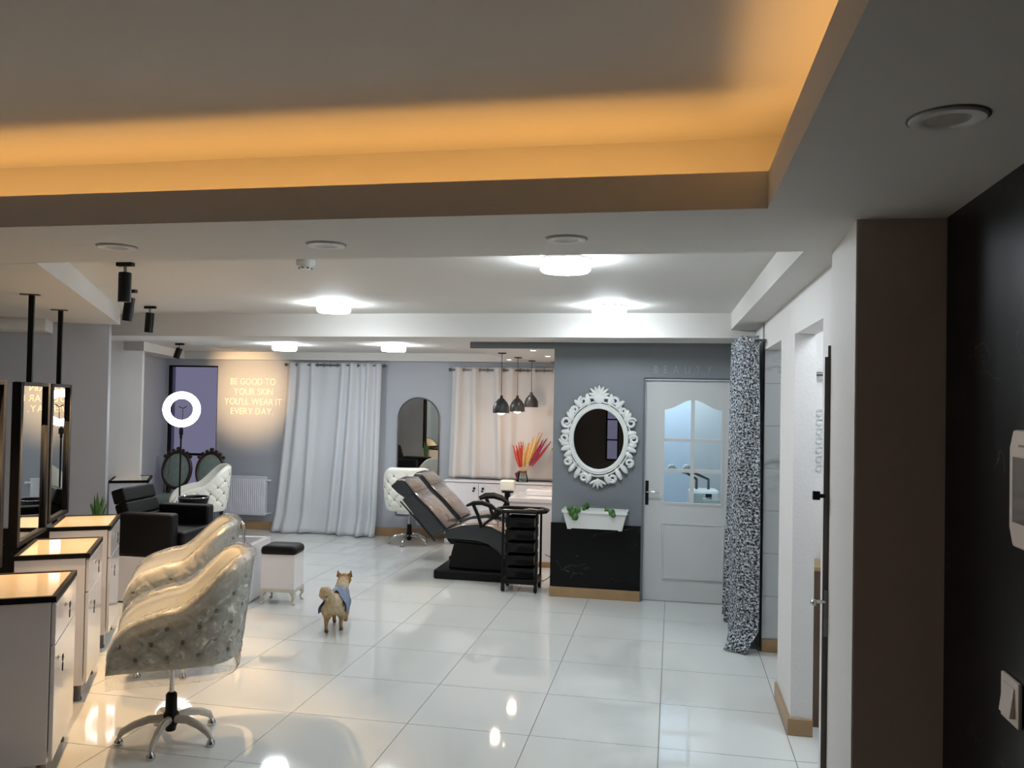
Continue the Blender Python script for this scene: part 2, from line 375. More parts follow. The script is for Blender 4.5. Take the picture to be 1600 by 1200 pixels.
# right wall with two openings
struct('wall_right', MB().box(XR, XR + .115, 3.43, 3.90, 0, ZS).box(XR, XR + .115, 4.79, 5.38, 0, ZS).box(XR, XR + .115, 3.90, 4.79, 2.19, ZS).box(XR, XR + .115, 5.38, 6.36, 2.20, ZS).box(XR, XR + .115, 6.48, 7.63, 0, ZS), 'paint')
sk('baseboard_right', XR - .016, XR, 4.79, 5.38, 0, .092)
sk('baseboard_pier_end', XR - .016, XR + .115, 4.772, 4.79, 0, .092)
sk('baseboard_right_far', XR + .002, 1.9, 6.324, 6.34, 0, .092)
wm = struct('wall_marble', B(XR + .002, 2.2, 6.35, 6.48, 0, 2.6), 'grout')
k = 0
for r in range(8):
    for c_ in range(3):
        z0 = .094 + r * .31; z1 = min(z0 + .307, 2.6); x0 = XR + .004 + c_ * .52
        B(x0, x0 + .517, 6.34, 6.35, z0, z1).obj('tile', 'whitemarble', wm)
struct('wall_cubicle', B(XR + .117, 2.2, 5.25, 5.37, 0, 2.6), 'paint')
struct('wall_outer_right', B(2.2, 2.32, 3.45, 10.3, 0, 2.6), 'paint')
struct('wall_cubicle_near', B(.84, 2.2, 3.45, 3.57, 0, 2.6), 'paint')
struct('ceiling_cubicle', B(XR + .115, 2.2, 3.45, 7.6, 2.55, 2.65), 'paint')
# near pier and black wall
struct('wall_pier', MB().prism([(.575, 2.83), (.845, 2.83), (.845, 3.428), (.606, 3.428)], 0, ZS), 'taupe')
struct('trim_4', MB().prism([(.570, 2.832), (.575, 2.832), (.606, 3.430), (.601, 3.430)], 0, ZS), 'paint')
struct('wall_black', MB().prism([(.84, 2.83), (.83, 2.2), (.83, -3.2), (.95, -3.2), (.95, 2.83)], 0, ZS), 'blackmarble')
# walls behind the viewer, with a window to the dusk outside
struct('wall_rear', wall_with_holes(-8.2, .83, 0, 2.8, [(-1.46, -1.18, .5, 2.3)], -3.35, -3.2), 'taupedark')
window(5, -1.46, -1.18, .5, 2.3, -3.3, (.95, 1.4, 1.85), (), t=.03)
struct('wall_left', B(-8.35, -8.2, -3.2, 10.5, 0, 2.8), 'taupedark')

# ================================================================ BEAUTY ROOM DOOR
dr = thing('door_1', '', ''); del dr['label']; del dr['category']; dr['kind'] = 'structure'
MB().box(-.268, -.256, YP + .02, YP + .13, 0, 2.02).box(-.256, .63, YP + .02, YP + .13, 2.008, 2.02).obj('door_frame', 'grey', dr)
x0, x1, yd = -.253, .625, 7.70
gx0, gm, gx1 = -.078, .172, .425
# leaf with arched glazing: polygons around the openings
leaf = MB()
leaf.box(x0, gx0, yd, yd + .04, .006, 2.004).box(gx1, x1, yd, yd + .04, .006, 2.004).box(gx0, gx1, yd, yd + .04, .006, .894)
arch = lambda x: 1.735 + .09 * (0.5 - 0.5 * cos(pi * min(1, max(0, 1 - abs(x - gm) / (gm - gx0)))))
N = 16
for i in range(N):
    a = gx0 + (gx1 - gx0) * i / N; b = gx0 + (gx1 - gx0) * (i + 1) / N
    leaf.prism([(a, arch(a)), (b, arch(b)), (b, 2.004), (a, 2.004)], yd, yd + .04, 'y')
leaf.obj('door_leaf', 'door', dr)
bars = MB().box(gm - .017, gm + .017, yd + .004, yd + .036, .894, arch(gm)).obj('glazing_bar', 'door', dr)
for z in (1.46, 1.182):
    B(gx0, gx1, yd + .006, yd + .034, z - .015, z + .015).obj('glazing_bar', 'door', dr)
for a, b in ((gx0, gm - .017), (gm + .017, gx1)):
    for z0, z1 in ((.894, 1.167), (1.197, 1.445)): B(a, b, yd + .018, yd + .022, z0, z1).obj('pane', 'glass', dr)
    pl = [(a, 1.475), (b, 1.475)] + [(b + (a - b) * i / 8, arch(b + (a - b) * i / 8) + .002) for i in range(9)]
    MB().prism(pl, yd + .018, yd + .022, 'y').obj('pane', 'glass', dr)
pn = MB()
for a, b, z0, z1 in ((-.09, .46, .19, .71),):
    pn.box(a, b, yd - .006, yd, z0, z0 + .012).box(a, b, yd - .006, yd, z1 - .012, z1).box(a, a + .012, yd - .006, yd, z0 + .012, z1 - .012).box(b - .012, b, yd - .006, yd, z0 + .012, z1 - .012)
pn.obj('panel_moulding', 'door', dr, bevel=.003)
MB().box(gx0 - .02, gx0, yd - .005, yd, .874, 1.74).box(gx1, gx1 + .02, yd - .005, yd, .874, 1.74).box(gx0, gx1, yd - .005, yd, .874, .894).obj('glazing_bead', 'door', dr)
hd = B(-.243, -.213, yd - .008, yd, .865, 1.085).obj('handle_plate', 'black', dr, bevel=.004)
MB().tube([(-.228, yd - .008, .985), (-.228, yd - .05, .985), (-.21, yd - .055, .987), (-.12, yd - .05, .987)], .008).obj('lever', 'chrome', hd, smooth=True)
# room behind it
struct('wall_beauty_back', B(-1.09, 2.2, 9.6, 9.7, 0, 2.6), mat('pale blue wall', (196, 208, 222), .5, noise=.02))
struct('wall_beauty_tiles', B(.215, 2.2, 9.57, 9.6, 0, 2.36), 'whitemarble')
# facial treatment machine
fm = thing('treatment_machine', 'white beauty treatment machine with two jointed arms seen through the door panes', 'machine', (.30, 8.75, 0), .1)
B(-.13, .16, -.14, .14, .12, .92).obj('cabinet', 'plastic', fm, bevel=.03, seg=3)
B(-.11, .13, -.17, -.14, .80, .90).obj('control_panel', 'plastic', fm, bevel=.01)
B(.01, .07, -.176, -.17, .81, .845).obj('screen', 'screen', fm); B(.01, .07, -.176, -.17, .855, .89).obj('screen', 'screen', fm)
for sx in (-1, 1):
    a = MB().tube([(sx * .06, 0, .92), (sx * .06, 0, 1.02), (sx * .04 - .12, -.02, 1.08), (sx * .07 - .22, -.03, 1.12)], .014, 8).obj('arm', 'steel', fm, smooth=True)
    MB().lathe([(.02, -.03), (.038, -.02), (.04, .02), (.025, .04)], (sx * .075 - .24, -.03, 1.13), 16, 'y').obj('lamp_head', 'plastic', fm, smooth=True)
MB().lathe([(.0, 0), (.10, .01), (.12, .05), (.12, .07), (.10, .07), (.09, .02), (0, .02)], (.1, -.2, .78), 24).obj('steam_bowl', 'plastic', fm, smooth=True)
for sx in (-1, 1):
    for sy in (-1, 1): MB().lathe([(.03, 0), (.035, .03), (.03, .12)], (sx * .1, sy * .1, 0), 12).obj('leg', 'plastic', fm, smooth=True)
B(-.5, .35, 8.6, 9.3, 2.33, 2.36).obj('ceiling_panel', 'roomlamp')
tag(bpy.data.objects['ceiling_panel'], 'cool white lit ceiling panel inside the beauty room behind the door', 'lamp')
# open leaf by the near pier
dl = thing('door_2', '', ''); del dl['label']; del dl['category']; dl['kind'] = 'structure'
MB().prism([(.584, 3.445), (.613, 3.44), (.652, 3.70), (.624, 3.70)], .01, 1.99).obj('door_leaf', 'door', dl)
MB().prism([(.580, 3.436), (.613, 3.431), (.6145, 3.44), (.5815, 3.445)], .01, 1.99).obj('door_edge', 'edge', dl)
MB().prism([(.592, 3.438), (.618, 3.434), (.622, 3.46), (.596, 3.464)], 1.99, 2.035).obj('door_frame', 'edge', dl)
MB().tube([(.585, 3.44, 1.445), (.565, 3.435, 1.445)], .008, 8).box(.540, .566, 3.425, 3.445, 1.43, 1.463).obj('knob', 'darkframe', dl, smooth=True)
h2 = B(.584, .610, 3.424, 3.432, .90, 1.08).obj('lock_plate', 'steel', dl, bevel=.002)
MB().tube([(.59, 3.43, 1.035), (.55, 3.425, 1.035)], .007, 8).ell((.545, 3.42, 1.032), (.012, .02, .014)).obj('lever', 'chrome', h2, smooth=True)
# brown board box and towel rail in the cubicle
bb = thing('storage_box', 'tall brown wooden box standing in the bright cubicle behind the opening', 'box', (0, 0, 0))
B(.775, .99, 4.93, 5.20, 0, .87).obj('carcass', 'brown', bb); B(.772, .993, 4.925, 5.205, .87, .89).obj('top_board', 'oak', bb)
tr = thing('towel_rail', 'short grey wall rail high in the bright cubicle', 'rail')
MB().tube([(.80, 5.20, 1.985), (1.25, 5.20, 1.985)], .012).obj('rail_bar', 'steel', tr, smooth=True)
for x in (.86, 1.2): MB().tube([(x, 5.20, 1.985), (x, 5.25, 1.985)], .009).obj('bracket', 'steel', tr, smooth=True)
cl = B(1.0, 1.6, 4.1, 4.7, 2.50, 2.55).obj('cubicle_lamp', 'roomlamp'); tag(cl, 'square cool lamp on the ceiling of the side cubicle', 'lamp')
cl2 = B(1.2, 1.6, 5.6, 6.1, 2.52, 2.55).obj('passage_lamp', emis('lit passage lamp', (.9, .95, 1), 5)); tag(cl2, 'small cool lamp on the ceiling of the marble passage', 'lamp')
# cast ornament on cubicle wall
orn = MB()
for k_ in range(7):
    z = 1.42 + k_ * .055; pts = [(.86 + .03 * cos(t) * (1 - t / 9), 5.246, z + .028 * sin(t) * (1 - t / 9)) for t in [i * .6 for i in range(11)]]
    orn.tube(pts, .006, 5)
o = orn.obj('wall_ornament', 'whitemarble', smooth=True); tag(o, 'pale scrollwork ornament on the bright cubicle wall', 'ornament')

# ================================================================ LIGHTS
def ceiling_lamp(x, y, z, label, group='round white ceiling lamps'):
    t = thing('ceiling_lamp', label, 'lamp', (x, y, z), 0, group)
    MB().lathe([(.135, 0), (.135, -.012), (.10, -.012)], n=32).obj('base_plate', 'plastic', t, smooth=True)
    MB().lathe([(.125, -.012), (.132, -.022), (.132, -.058), (.12, -.070), (.0, -.072)], n=32).obj('diffuser', 'lamp', t, smooth=True)
ceiling_lamp(-.565, 4.30, ZB, 'round white ceiling lamp nearest the dark dropped ceiling, largest of the five')
ceiling_lamp(-2.68, 6.25, ZB, 'round white ceiling lamp behind the smoke detector')
ceiling_lamp(-.50, 6.45, ZB, 'round white ceiling lamp in front of the grey partition')
ceiling_lamp(-4.276, 8.63, 2.37, 'round white ceiling lamp in front of the long white curtain')
ceiling_lamp(-3.0, 8.63, 2.37, 'round white ceiling lamp before the arched mirror')
for (x, y), lb in (((-2.26, 3.04), 'unlit downlight above the foremost black track spotlight'), ((-1.36, 3.08), 'unlit downlight just before the smoke detector'), ((-.40, 3.055), 'unlit downlight over the brightest ceiling lamp'), ((.548, 1.85), 'unlit downlight in the dark soffit beside the black wall')):
    t = thing('downlight', lb, 'downlight', (x, y, ZS), 0, 'unlit recessed downlights')
    MB().lathe([(.045, -.004), (.05, -.008), (.072, -.008), (.075, -.003), (.075, 0), (.045, 0)], n=32, cap=False).obj('trim_ring', 'plastic', t, smooth=True)
    MB().lathe([(.080, 0), (.080, -.002), (.075, -.003)], n=32, cap=False).obj('shadow_gasket', 'steel', t, smooth=True)
    MB().lathe([(.0, -.003), (.045, -.004)], n=24).obj('lens', 'offlamp', t, smooth=True)
sd = thing('smoke_detector', 'small white round smoke detector hanging from the salon ceiling', 'detector', (-1.98, 4.22, ZB))
MB().lathe([(.05, 0), (.052, -.02), (.047, -.035), (.0, -.035)], n=28).obj('housing', 'plastic', sd, smooth=True)
MB().lathe([(.04, -.035), (.038, -.045), (.028, -.052), (0, -.052)], n=28).obj('sensor_cap', 'plastic', sd, smooth=True)
for i in range(8):
    a = i * pi / 4; MB().box(-.006, .006, -.002, .002, -.05, -.036).xf(Matrix.Translation((.036 * cos(a), .036 * sin(a), 0)) @ Matrix.Rotation(a + pi / 2, 4, 'Z')).obj('vent_slot', 'screen', sd)
def track(x, y, z, tilt, label, aim=None, e=SPOT, size=radians(70), rz=0, L=.17, blend=.35):
    t = thing('track_spotlight', label, 'spotlight', (x, y, z), rz, 'black ceiling spotlights')
    B(-.05, .05, -.017, .017, -.022, 0).obj('mount', 'black', t, bevel=.003)
    MB().tube([(0, 0, -.02), (0, 0, -.06)], .009).obj('stem', 'steel', t, smooth=True)
    R = Matrix.Translation((0, 0, -.055)) @ Matrix.Rotation(tilt[0], 4, 'Y') @ Matrix.Rotation(tilt[1], 4, 'X')
    MB().lathe([(.0, 0), (.033, -.002), (.035, -.01), (.035, -L), (.030, -L), (.028, -L + .02), (0, -L + .02)], n=24).xf(R).obj('spot_body', 'black', t, smooth=True)
    MB().lathe([(.0, -L + .018), (.027, -L + .018)], n=20).xf(R).obj('lens', 'warmspot', t)
    if e:
        l = bpy.data.lights.new('spot', 'SPOT'); l.energy = e; l.color = (1, .64, .32); l.spot_size = size; l.spot_blend = blend; l.shadow_soft_size = .022
        lo = bpy.data.objects.new('spot_bulb', l); COL.objects.link(lo); lo.parent = t
        p = R @ Vector((0, 0, -L - .004)); lo.location = p
        d = (R.to_3x3() @ Vector((0, 0, -1)))
        if aim: d = Matrix.Rotation(-rz, 3, 'Z') @ (Vector(aim) - (Vector((x, y, z)) + p))
        lo.rotation_euler = d.to_track_quat('-Z', 'Y').to_euler()
track(-3.08, 4.22, ZB, (0, 0), 'foremost and largest black cylinder spotlight on the ceiling', aim=tuple(wp(-.80, 4.75, .6)), size=radians(90))
track(-3.86, 5.35, ZB, (.12, 0), 'second black cylinder spotlight, half hidden behind the foremost', aim=tuple(wp(-.85, 6.0, .6)), size=radians(75))
track(-4.40, 6.37, ZB, (.06, 0), 'black spotlight nearest the ceiling beam, on a silver bracket', aim=tuple(wp(-.8, 7.0, .5)), size=radians(70))
track(-5.52, 8.55, 2.37, (.35, 0), 'small tilted black spotlight above the ring light', aim=(-5.60, YB, 1.88), e=250, size=radians(50), L=.12, blend=1)
# pendants
for (x, y, zb, lit, lb) in ((-1.735, 8.35, 1.66, 1, 'frontmost of the three charcoal dome pendants, lit'), (-1.727, 9.2, 1.665, 1, 'middle one of the three charcoal dome pendants, lit'), (-1.697, 9.95, 1.712, 0, 'rear charcoal dome pendant, its lamp hidden in the shade')):
    t = thing('pendant_lamp', lb, 'lamp', (x, y, 0), 0, 'charcoal pendant lamps')
    MB().lathe([(.045, 2.277), (.045, 2.268), (.01, 2.262)], n=20).obj('ceiling_rose', 'black', t, smooth=True)
    MB().tube([(0, 0, 2.265), (0, 0, zb + .18)], .003, 6).obj('cord', 'black', t)
    MB().lathe([(.010, zb + .182), (.016, zb + .175), (.017, zb + .155), (.035, zb + .14), (.065, zb + .105), (.082, zb + .07), (.085, zb + .04), (.085, zb), (.081, zb), (.081, zb + .04), (.06, zb + .10), (.02, zb + .14)], n=32, cap=False).obj('lamp_shade', 'shade', t, smooth=True)
    MB().ell((0, 0, zb + .012 if lit else zb + .03), (.045, .045, .03), 16, 10).obj('bulb', 'warmspot' if lit else 'offlamp', t, smooth=True)
    if lit:
        l = bpy.data.lights.new('pendant', 'POINT'); l.energy = 7; l.color = (1, .72, .48); l.shadow_soft_size = .04
        lo = bpy.data.objects.new('pendant_bulb_light', l); COL.objects.link(lo); lo.parent = t; lo.location = (0, 0, zb - .03)
for x, y, lb in ((-1.328, 7.85, 'small lit spot at the front edge under the canopy'), (-1.336, 8.85, 'small lit spot further back under the canopy'), (-1.93, 9.7, 'small lit spot under the canopy by the ivory curtain')):
    t = thing('recessed_spot', lb, 'spotlight', (x, y, 2.277), 0, 'small spots under the canopy')
    MB().lathe([(.03, 0), (.042, -.001), (.042, -.006), (.03, -.006)], n=20, cap=False).obj('trim_ring', 'plastic', t, smooth=True)
    MB().lathe([(0, -.004), (.03, -.004)], n=20).obj('lens', 'warmspot', t)
    l = bpy.data.lights.new('canopy', 'SPOT'); l.energy = 14; l.color = (1, .78, .60); l.spot_size = radians(110); l.spot_blend = .8; l.shadow_soft_size = .03
    lo = bpy.data.objects.new('canopy_bulb', l); COL.objects.link(lo); lo.parent = t; lo.location = (0, 0, -.012)
# ring light
rl = thing('ring_light', 'lit white ring light on a thin black stand before the oval chairs', 'ring light', (-5.16, 8.06, 0), radians(33))
MB().ring((0, 0, 1.63), .152, .038, 'y', 40, 10).obj('ring_tube', 'ring', rl, smooth=True)
MB().ring((0, .03, 1.63), .152, .036, 'y', 40, 8).obj('ring_housing', 'plastic', rl, smooth=True)
MB().tube([(0, .02, 1.32), (0, .02, 1.44)], .014).box(-.02, .02, .0, .04, 1.36, 1.42).obj('clamp', 'black', rl, smooth=True)
MB().tube([(0, .02, .55), (0, .02, 1.36)], .009).tube([(0, .02, .10), (0, .02, .60)], .012).obj('pole', 'black', rl, smooth=True)
MB().tube([(0, 0, 1.44), (0.01, -.02, 1.53), (.012, -.02, 1.63)], .004, 6).tube([(-.03, -.02, 1.66), (0.012, -.02, 1.64), (.05, -.02, 1.665)], .006, 6).obj('phone_holder', 'black', rl, smooth=True)
MB().tube([(-.1, .02, 1.50), (-.13, .03, 1.3), (-.10, .03, 1.15), (-.12, .03, .9)], .002, 5).obj('cable', 'black', rl)
for i in range(3):
    a = i * 2.094 + .5; MB().tube([(0, .02, .35), (.24 * cos(a), .02 + .24 * sin(a), .012)], .008, 6).obj('leg', 'black', rl, smooth=True)

# ================================================================ STATIONS: cabinets and mirrors
def cabinet(c, s, label, light=True):
    t = thing('cabinet', label, 'cabinet', tuple(wp(c, s)), WA, 'white styling cabinets with keys')
    B(-.19, .172, -.30, .30, .10, .835).obj('body', 'gloss', t, bevel=.002)
    top = MB().box(-.195, .195, -.305, -.283, .835, .862).box(-.195, .195, .283, .305, .835, .862).box(-.195, -.173, -.283, .283, .835, .862).box(.173, .195, -.283, .283, .835, .862).box(-.173, .173, -.283, .283, .835, .845)
    top.obj('top_frame', 'darkframe', t)
    B(-.173, .173, -.283, .283, .8455, .858).obj('glass_top', 'creamglass', t)
    for nm, z0, z1, lz in (('drawer', .64, .825, .765), ('door', .11, .632, .56)):
        d = B(.176, .194, -.297, .297, z0, z1).obj(nm, 'gloss', t, bevel=.002)
        ly = -.05 if nm == 'drawer' else -.22
        lk = MB().lathe([(.011, .194), (.011, .200), (.0, .200)], (0, ly, lz), 14, 'x').tube([(.20, ly, lz), (.222, ly, lz)], .002, 5).obj('lock', 'chrome', d, smooth=True)
        MB().box(.214, .218, ly - .011, ly + .011, lz - .014, lz + .012).box(.212, .216, ly + .004, ly + .022, lz - .065, lz - .03).tube([(.216, ly, lz - .012), (.214, ly + .012, lz - .035)], .0015, 5).obj('key', 'black', d)
    for sx in (-1, 1):
        for sy in (-1, 1): MB().lathe([(.026, 0), (.026, .012), (.02, .02), (.02, .10)], (sx * .14, sy * .24, 0), 16).obj('leg', 'steel', t, smooth=True)
    return t
cabinet(-.85, 4.60, 'white drawer cabinet with a cream glass top, closest of the row')
cabinet(-.85, 5.69, 'white drawer cabinet with a cream glass top, middle one between the two near mirrors')
cabinet(-.85, 6.76, 'white drawer cabinet with a cream glass top beside the black armchair')
cabinet(-.83, 10.03, 'white drawer cabinet far back between white pillar and oval chairs')
WM = radians(27.1)                        # the mirrors stand a little askew to the cabinets
def wall_mirror(c, s0, s1, pole_s, label):
    t = thing('station_mirror', label, 'mirror', (0, 0, 0), WM, 'black framed station mirrors')
    c0, c1, z0, z1 = c - .05, c, .868, 1.85
    MB().box(c0, c1, s0, s0 + .055, z0, z1).box(c0, c1, s1 - .055, s1, z0, z1).box(c0, c1, s0 + .055, s1 - .055, z1 - .022, z1).box(c0, c1, s0 + .055, s1 - .055, z0, z0 + .03).obj('frame', 'darkframe', t, bevel=.003)
    B(c0 + .01, c1 - .02, s0 + .055, s1 - .055, z0 + .03, z1 - .022).obj('mirror_glass', 'mirror', t)
    B(c0 + .01, c1 - .01, pole_s - .014, pole_s + .014, z1, ZS - .005).obj('pole', 'darkframe', t)
    B(c0 - .04, c1 + .02, pole_s - .018, pole_s + .018, ZS - .008, ZS).obj('ceiling_bracket', 'steel', t)
    B(c0 + .01, c1 - .01, pole_s - .014, pole_s + .014, 0, z0).obj('foot_pole', 'darkframe', t)
wall_mirror(-1.343, 4.30, 4.964, 4.62, 'tall black framed mirror cut off by the picture edge')
wall_mirror(-1.422, 5.53, 6.212, 5.79, 'tall black framed mirror behind the middle cabinet')
wall_mirror(-1.482, 6.51, 7.113, 6.80, 'tall black framed mirror behind the farther cabinet, reflecting the plant')
# snake plant
sp = thing('snake_plant', 'green snake plant with upright blades behind the cabinet next to the armchair', 'plant', tuple(wp(-.84, 7.32)))
MB().lathe([(.06, 0), (.08, .5), (.085, .72), (.075, .72), (.07, .55), (0, .55)], n=20).obj('pot', 'plastic', sp, smooth=True)
MB().lathe([(.0, .70), (.074, .70)], n=20).obj('soil', 'soil', sp)
for i in range(8):
    a = i * 2.4; h = random.uniform(.20, .36); lean = random.uniform(.02, .07); w = .018
    dx, dy = cos(a), sin(a); rows = []
    for k_ in range(7):
        f = k_ / 6; ww = w * (1 - f ** 3) * (1 + .3 * sin(pi * f)); cx = dx * (.02 + lean * f * f); cy = dy * (.02 + lean * f * f)
        rows.append([(cx - dy * ww, cy + dx * ww, .70 + h * f), (cx + dx * .004, cy + dy * .004, .70 + h * f), (cx + dy * ww, cy - dx * ww, .70 + h * f)])
    o = MB().grid(rows).obj('leaf', 'leaf', sp, smooth=True); so_ = o.modifiers.new('s', 'SOLIDIFY'); so_.thickness = .003

# ================================================================ TUFTED CHAIRS
HW, TH = .30, .075
def upath(n=72):
    pts = [Vector((HW, .33 - .38 * i / 24, 0)) for i in range(24)]
    for i in range(n + 1):
        a = pi * i / n; e = .72
        x = HW * (abs(cos(a)) ** e) * (1 if cos(a) >= 0 else -1); y = -.05 - .31 * (sin(a) ** e)
        pts.append(Vector((x, y, 0)))
    pts += [Vector((-HW, -.05 + .38 * (i + 1) / 24, 0)) for i in range(24)]
    # resample
    L = [0]
    for a, b in zip(pts, pts[1:]): L.append(L[-1] + (b - a).length)
    out = []; K = 240; j = 0
    for i in range(K + 1):
        d = L[-1] * i / K
        while j < len(L) - 2 and L[j + 1] < d: j += 1
        f = (d - L[j]) / max(1e-9, L[j + 1] - L[j]); out.append((pts[j].lerp(pts[j + 1], min(1, f)), d))
    return out, L[-1]
UP, UL = upath()
UB, ZQ = .165, .150
def ztop(a):
    def ss(e0, e1, x): t = min(1, max(0, (x - e0) / (e1 - e0))); return t * t * (3 - 2 * t)
    z = 1.0 - .24 * ss(.22, .62, a) - .05 * ss(.62, .9, a)
    if a > .80: z -= .20 * (1 - sqrt(max(0, 1 - ((a - .80) / .20) ** 2)))
    return z
ZBOT = .455
def shell_rows(off=0, zb=ZBOT, tuft=True, inner=True, noise=0):
    rows = []
    for i, (p, d) in enumerate(UP):
        q0 = UP[max(0, i - 1)][0]; q1 = UP[min(len(UP) - 1, i + 1)][0]; t = (q1 - q0).normalized(); n = Vector((t.y, -t.x, 0))
        if n.dot(p - Vector((0, .05, 0))) < 0: n = -n
        a = abs(2 * d / UL - 1); zt = ztop(a) + off; u = d - UL / 2
        col = []; NR = 38
        for k_ in range(NR + 1):
            f = k_ / NR; z = zb + (zt - TH / 2 - zb) * f; dsp = 0
            if tuft:
                A = u / UB + z / ZQ; Bq = u / UB - z / ZQ
                fa = A - round(A); fb = Bq - round(Bq); ca = exp(-(fa / .13) ** 2); cb = exp(-(fb / .13) ** 2)
                edge = min(1, f * 5) * min(1, (1 - f) * 4 + .1)
                dsp = (.014 - .010 * max(ca, cb) - .016 * ca * cb) * edge
            fl = .075 * max(0, (z - .36)) / .6
            if k_ == 0: dsp -= .015
            o_ = off + dsp + fl + (random.uniform(-noise, noise) if noise else 0)
            col.append(p + n * o_ + Vector((0, 0, z)))
        flt = .075 * (zt - .36) / .6
        for k_ in range(1, 7):
            an = pi * k_ / 7
            col.append(p + n * (flt + off - TH / 2 + (TH / 2 + (off if off else .0)) * cos(an)) + Vector((0, 0, zt - TH / 2 + (TH / 2 + .006) * sin(an))))
        if inner:
            for k_ in range(9):
                f = 1 - k_ / 8; z = zb + .02 + (zt - TH / 2 - zb - .02) * f; fl = .075 * (z - .36) / .6
                col.append(p + n * (fl - TH + .008 * sin(f * pi)) + Vector((0, 0, z)))
        rows.append(col)
    return rows
rows = shell_rows()
mb = MB().grid(rows)
k0 = len(rows[0])
mb.f.append(tuple(range(k0))[::-1]); mb.f.append(tuple((len(rows) - 1) * k0 + i for i in range(k0)))
SHELL = mb
btn = MB()
for i, (p, d) in enumerate(UP): pass
for ia in range(-16, 17):
    for ib in range(-24, 8):
        u = (ia + ib) / 2 * UB; z = (ia - ib) / 2 * ZQ
        a = abs(2 * u / UL)
        if a > .93 or z < ZBOT + .05 or z > ztop(a) - .06: continue
        d = u + UL / 2; i = min(len(UP) - 2, max(1, int(d / UL * (len(UP) - 1) + .5)))
        p = UP[i][0]; t = (UP[i + 1][0] - UP[i - 1][0]).normalized(); n = Vector((t.y, -t.x, 0))
        if n.dot(p - Vector((0, .05, 0))) < 0: n = -n
        c = p + n * (-.004 + .075 * (z - .36) / .6) + Vector((0, 0, z)); btn.ell(c, (.013, .013, .013), 8, 5)
def soft_seat():
    mb = MB(); rows = []; K = 28
    for zz, sc in ((.45, .94), (.47, 1.0), (.535, 1.0), (.56, .93), (.565, .6), (.565, .01)):
        rows.append([(sc * .235 * (abs(cos(2 * pi * i / K)) ** .45) * (1 if cos(2 * pi * i / K) >= 0 else -1), .045 + sc * .29 * (abs(sin(2 * pi * i / K)) ** .45) * (1 if sin(2 * pi * i / K) >= 0 else -1), zz) for i in range(K + 1)])
    return mb.grid(rows)
def tufted_chair(label, loc, rz, wrap=True, legs='filmleg', leg_rot=0):
    t = thing('salon_chair', label, 'chair', loc, rz, 'cream tufted salon chairs'); t.scale = (.87, .87, .96)
    SHELL.obj('upholstered_shell', 'cream', t, smooth=True)
    b = btn.obj('buttons', 'button', t, smooth=True); b['kind'] = 'stuff'
    soft_seat().obj('seat', 'cream', t, smooth=True)
    B(-.12, .12, -.12, .14, .425, .452).obj('seat_plate', 'black', t)
    MB().tube([(0, 0, .16), (0, 0, .425)], .014, 12).obj('gas_rod', 'chrome', t, smooth=True)
    MB().lathe([(.028, .05), (.03, .06), (.034, .075), (.045, .09), (.045, .14), (.034, .155), (.032, .245), (.022, .255)], n=16).obj('gas_lift', 'blackplastic', t, smooth=True)
    for i in range(5):
        a = leg_rot + i * 2 * pi / 5; ca, sa = cos(a), sin(a)
        pts = [(ca * .04, sa * .04, .115), (ca * .12, sa * .12, .118), (ca * .20, sa * .20, .098), (ca * .265, sa * .265, .066), (ca * .283, sa * .283, .04)]
        lg = MB().tube(pts, [.024, .023, .021, .019, .012], 8).obj('leg', legs, t, smooth=True)
        MB().lathe([(.0, 0), (.024, 0), (.027, .008), (.024, .022), (.014, .034), (.008, .045)], (ca * .283, sa * .283, 0), 14).obj('glide', 'chrome', lg, smooth=True)
    if wrap:
        random.seed(3)
        wr = shell_rows(.016, .38, False, False, .005)
        MB().grid(wr).obj('plastic_wrap', 'film', t, smooth=True)
    return t
FACE = WA + pi / 2
tufted_chair('cream tufted swivel chair in clear plastic, closest one in front of the cabinets', (-2.545, 3.95, 0), FACE, True, leg_rot=.3)
tufted_chair('cream tufted swivel chair in clear plastic between the nearest chair and the black armchair', (-3.19, 4.96, 0), FACE, True, leg_rot=.9)
tufted_chair('cream tufted chair beside the radiator, turned to the far cabinet', (-5.48, 8.90, 0), FACE + .1, False, 'wood', .2)
tufted_chair('cream tufted swivel chair seen from behind in front of the arched mirror', (-3.17, 9.84, 0), radians(12), False, 'chrome', .7)

# ================================================================ PEDICURE STATION
ps = thing('pedicure_platform', 'low white platform box under the black armchair', 'platform', (-4.578, 6.395, 0), radians(7.2))
B(-.25, .617, 0, .80, .012, .395).obj('platform', 'gloss', ps, bevel=.004)
B(-.25, .617, .01, .79, 0, .012).obj('plinth', 'blackplastic', ps)
fb = thing('foot_bath', 'white box foot bath with curved chrome tap at the end of the pedicure platform', 'foot bath', (-4.578, 6.395, 0), radians(7.2))
bx = MB().box(.62, .66, 0, .6, .012, .50).box(1.0, 1.04, 0, .6, .012, .50).box(.66, 1.0, 0, .05, .012, .50).box(.66, 1.0, .55, .6, .012, .50).box(.66, 1.0, .05, .55, .012, .25)
bx.obj('tub', 'gloss', fb, bevel=.004)
fc = MB().tube([(1.01, .03, .50), (1.01, .03, .66), (1.0, .03, .70), (.985, .03, .718), (.96, .03, .715), (.945, .03, .695), (.94, .03, .665)], .012, 10).obj('faucet', 'chrome', fb, smooth=True)
ac = thing('armchair', 'black leather armchair with reclined back set on the white platform', 'armchair', (-4.43, 6.78, .395), radians(4))
def rot_y(p, a): return p
B(-.27, .22, -.37, -.24, 0, .37).obj('armrest', 'leather', ac, bevel=.025, seg=3)
B(-.27, .22, .27, .40, 0, .37).obj('armrest', 'leather', ac, bevel=.025, seg=3)
B(-.25, .26, -.235, .265, .0, .20).obj('seat', 'leather', ac, bevel=.025, seg=3)
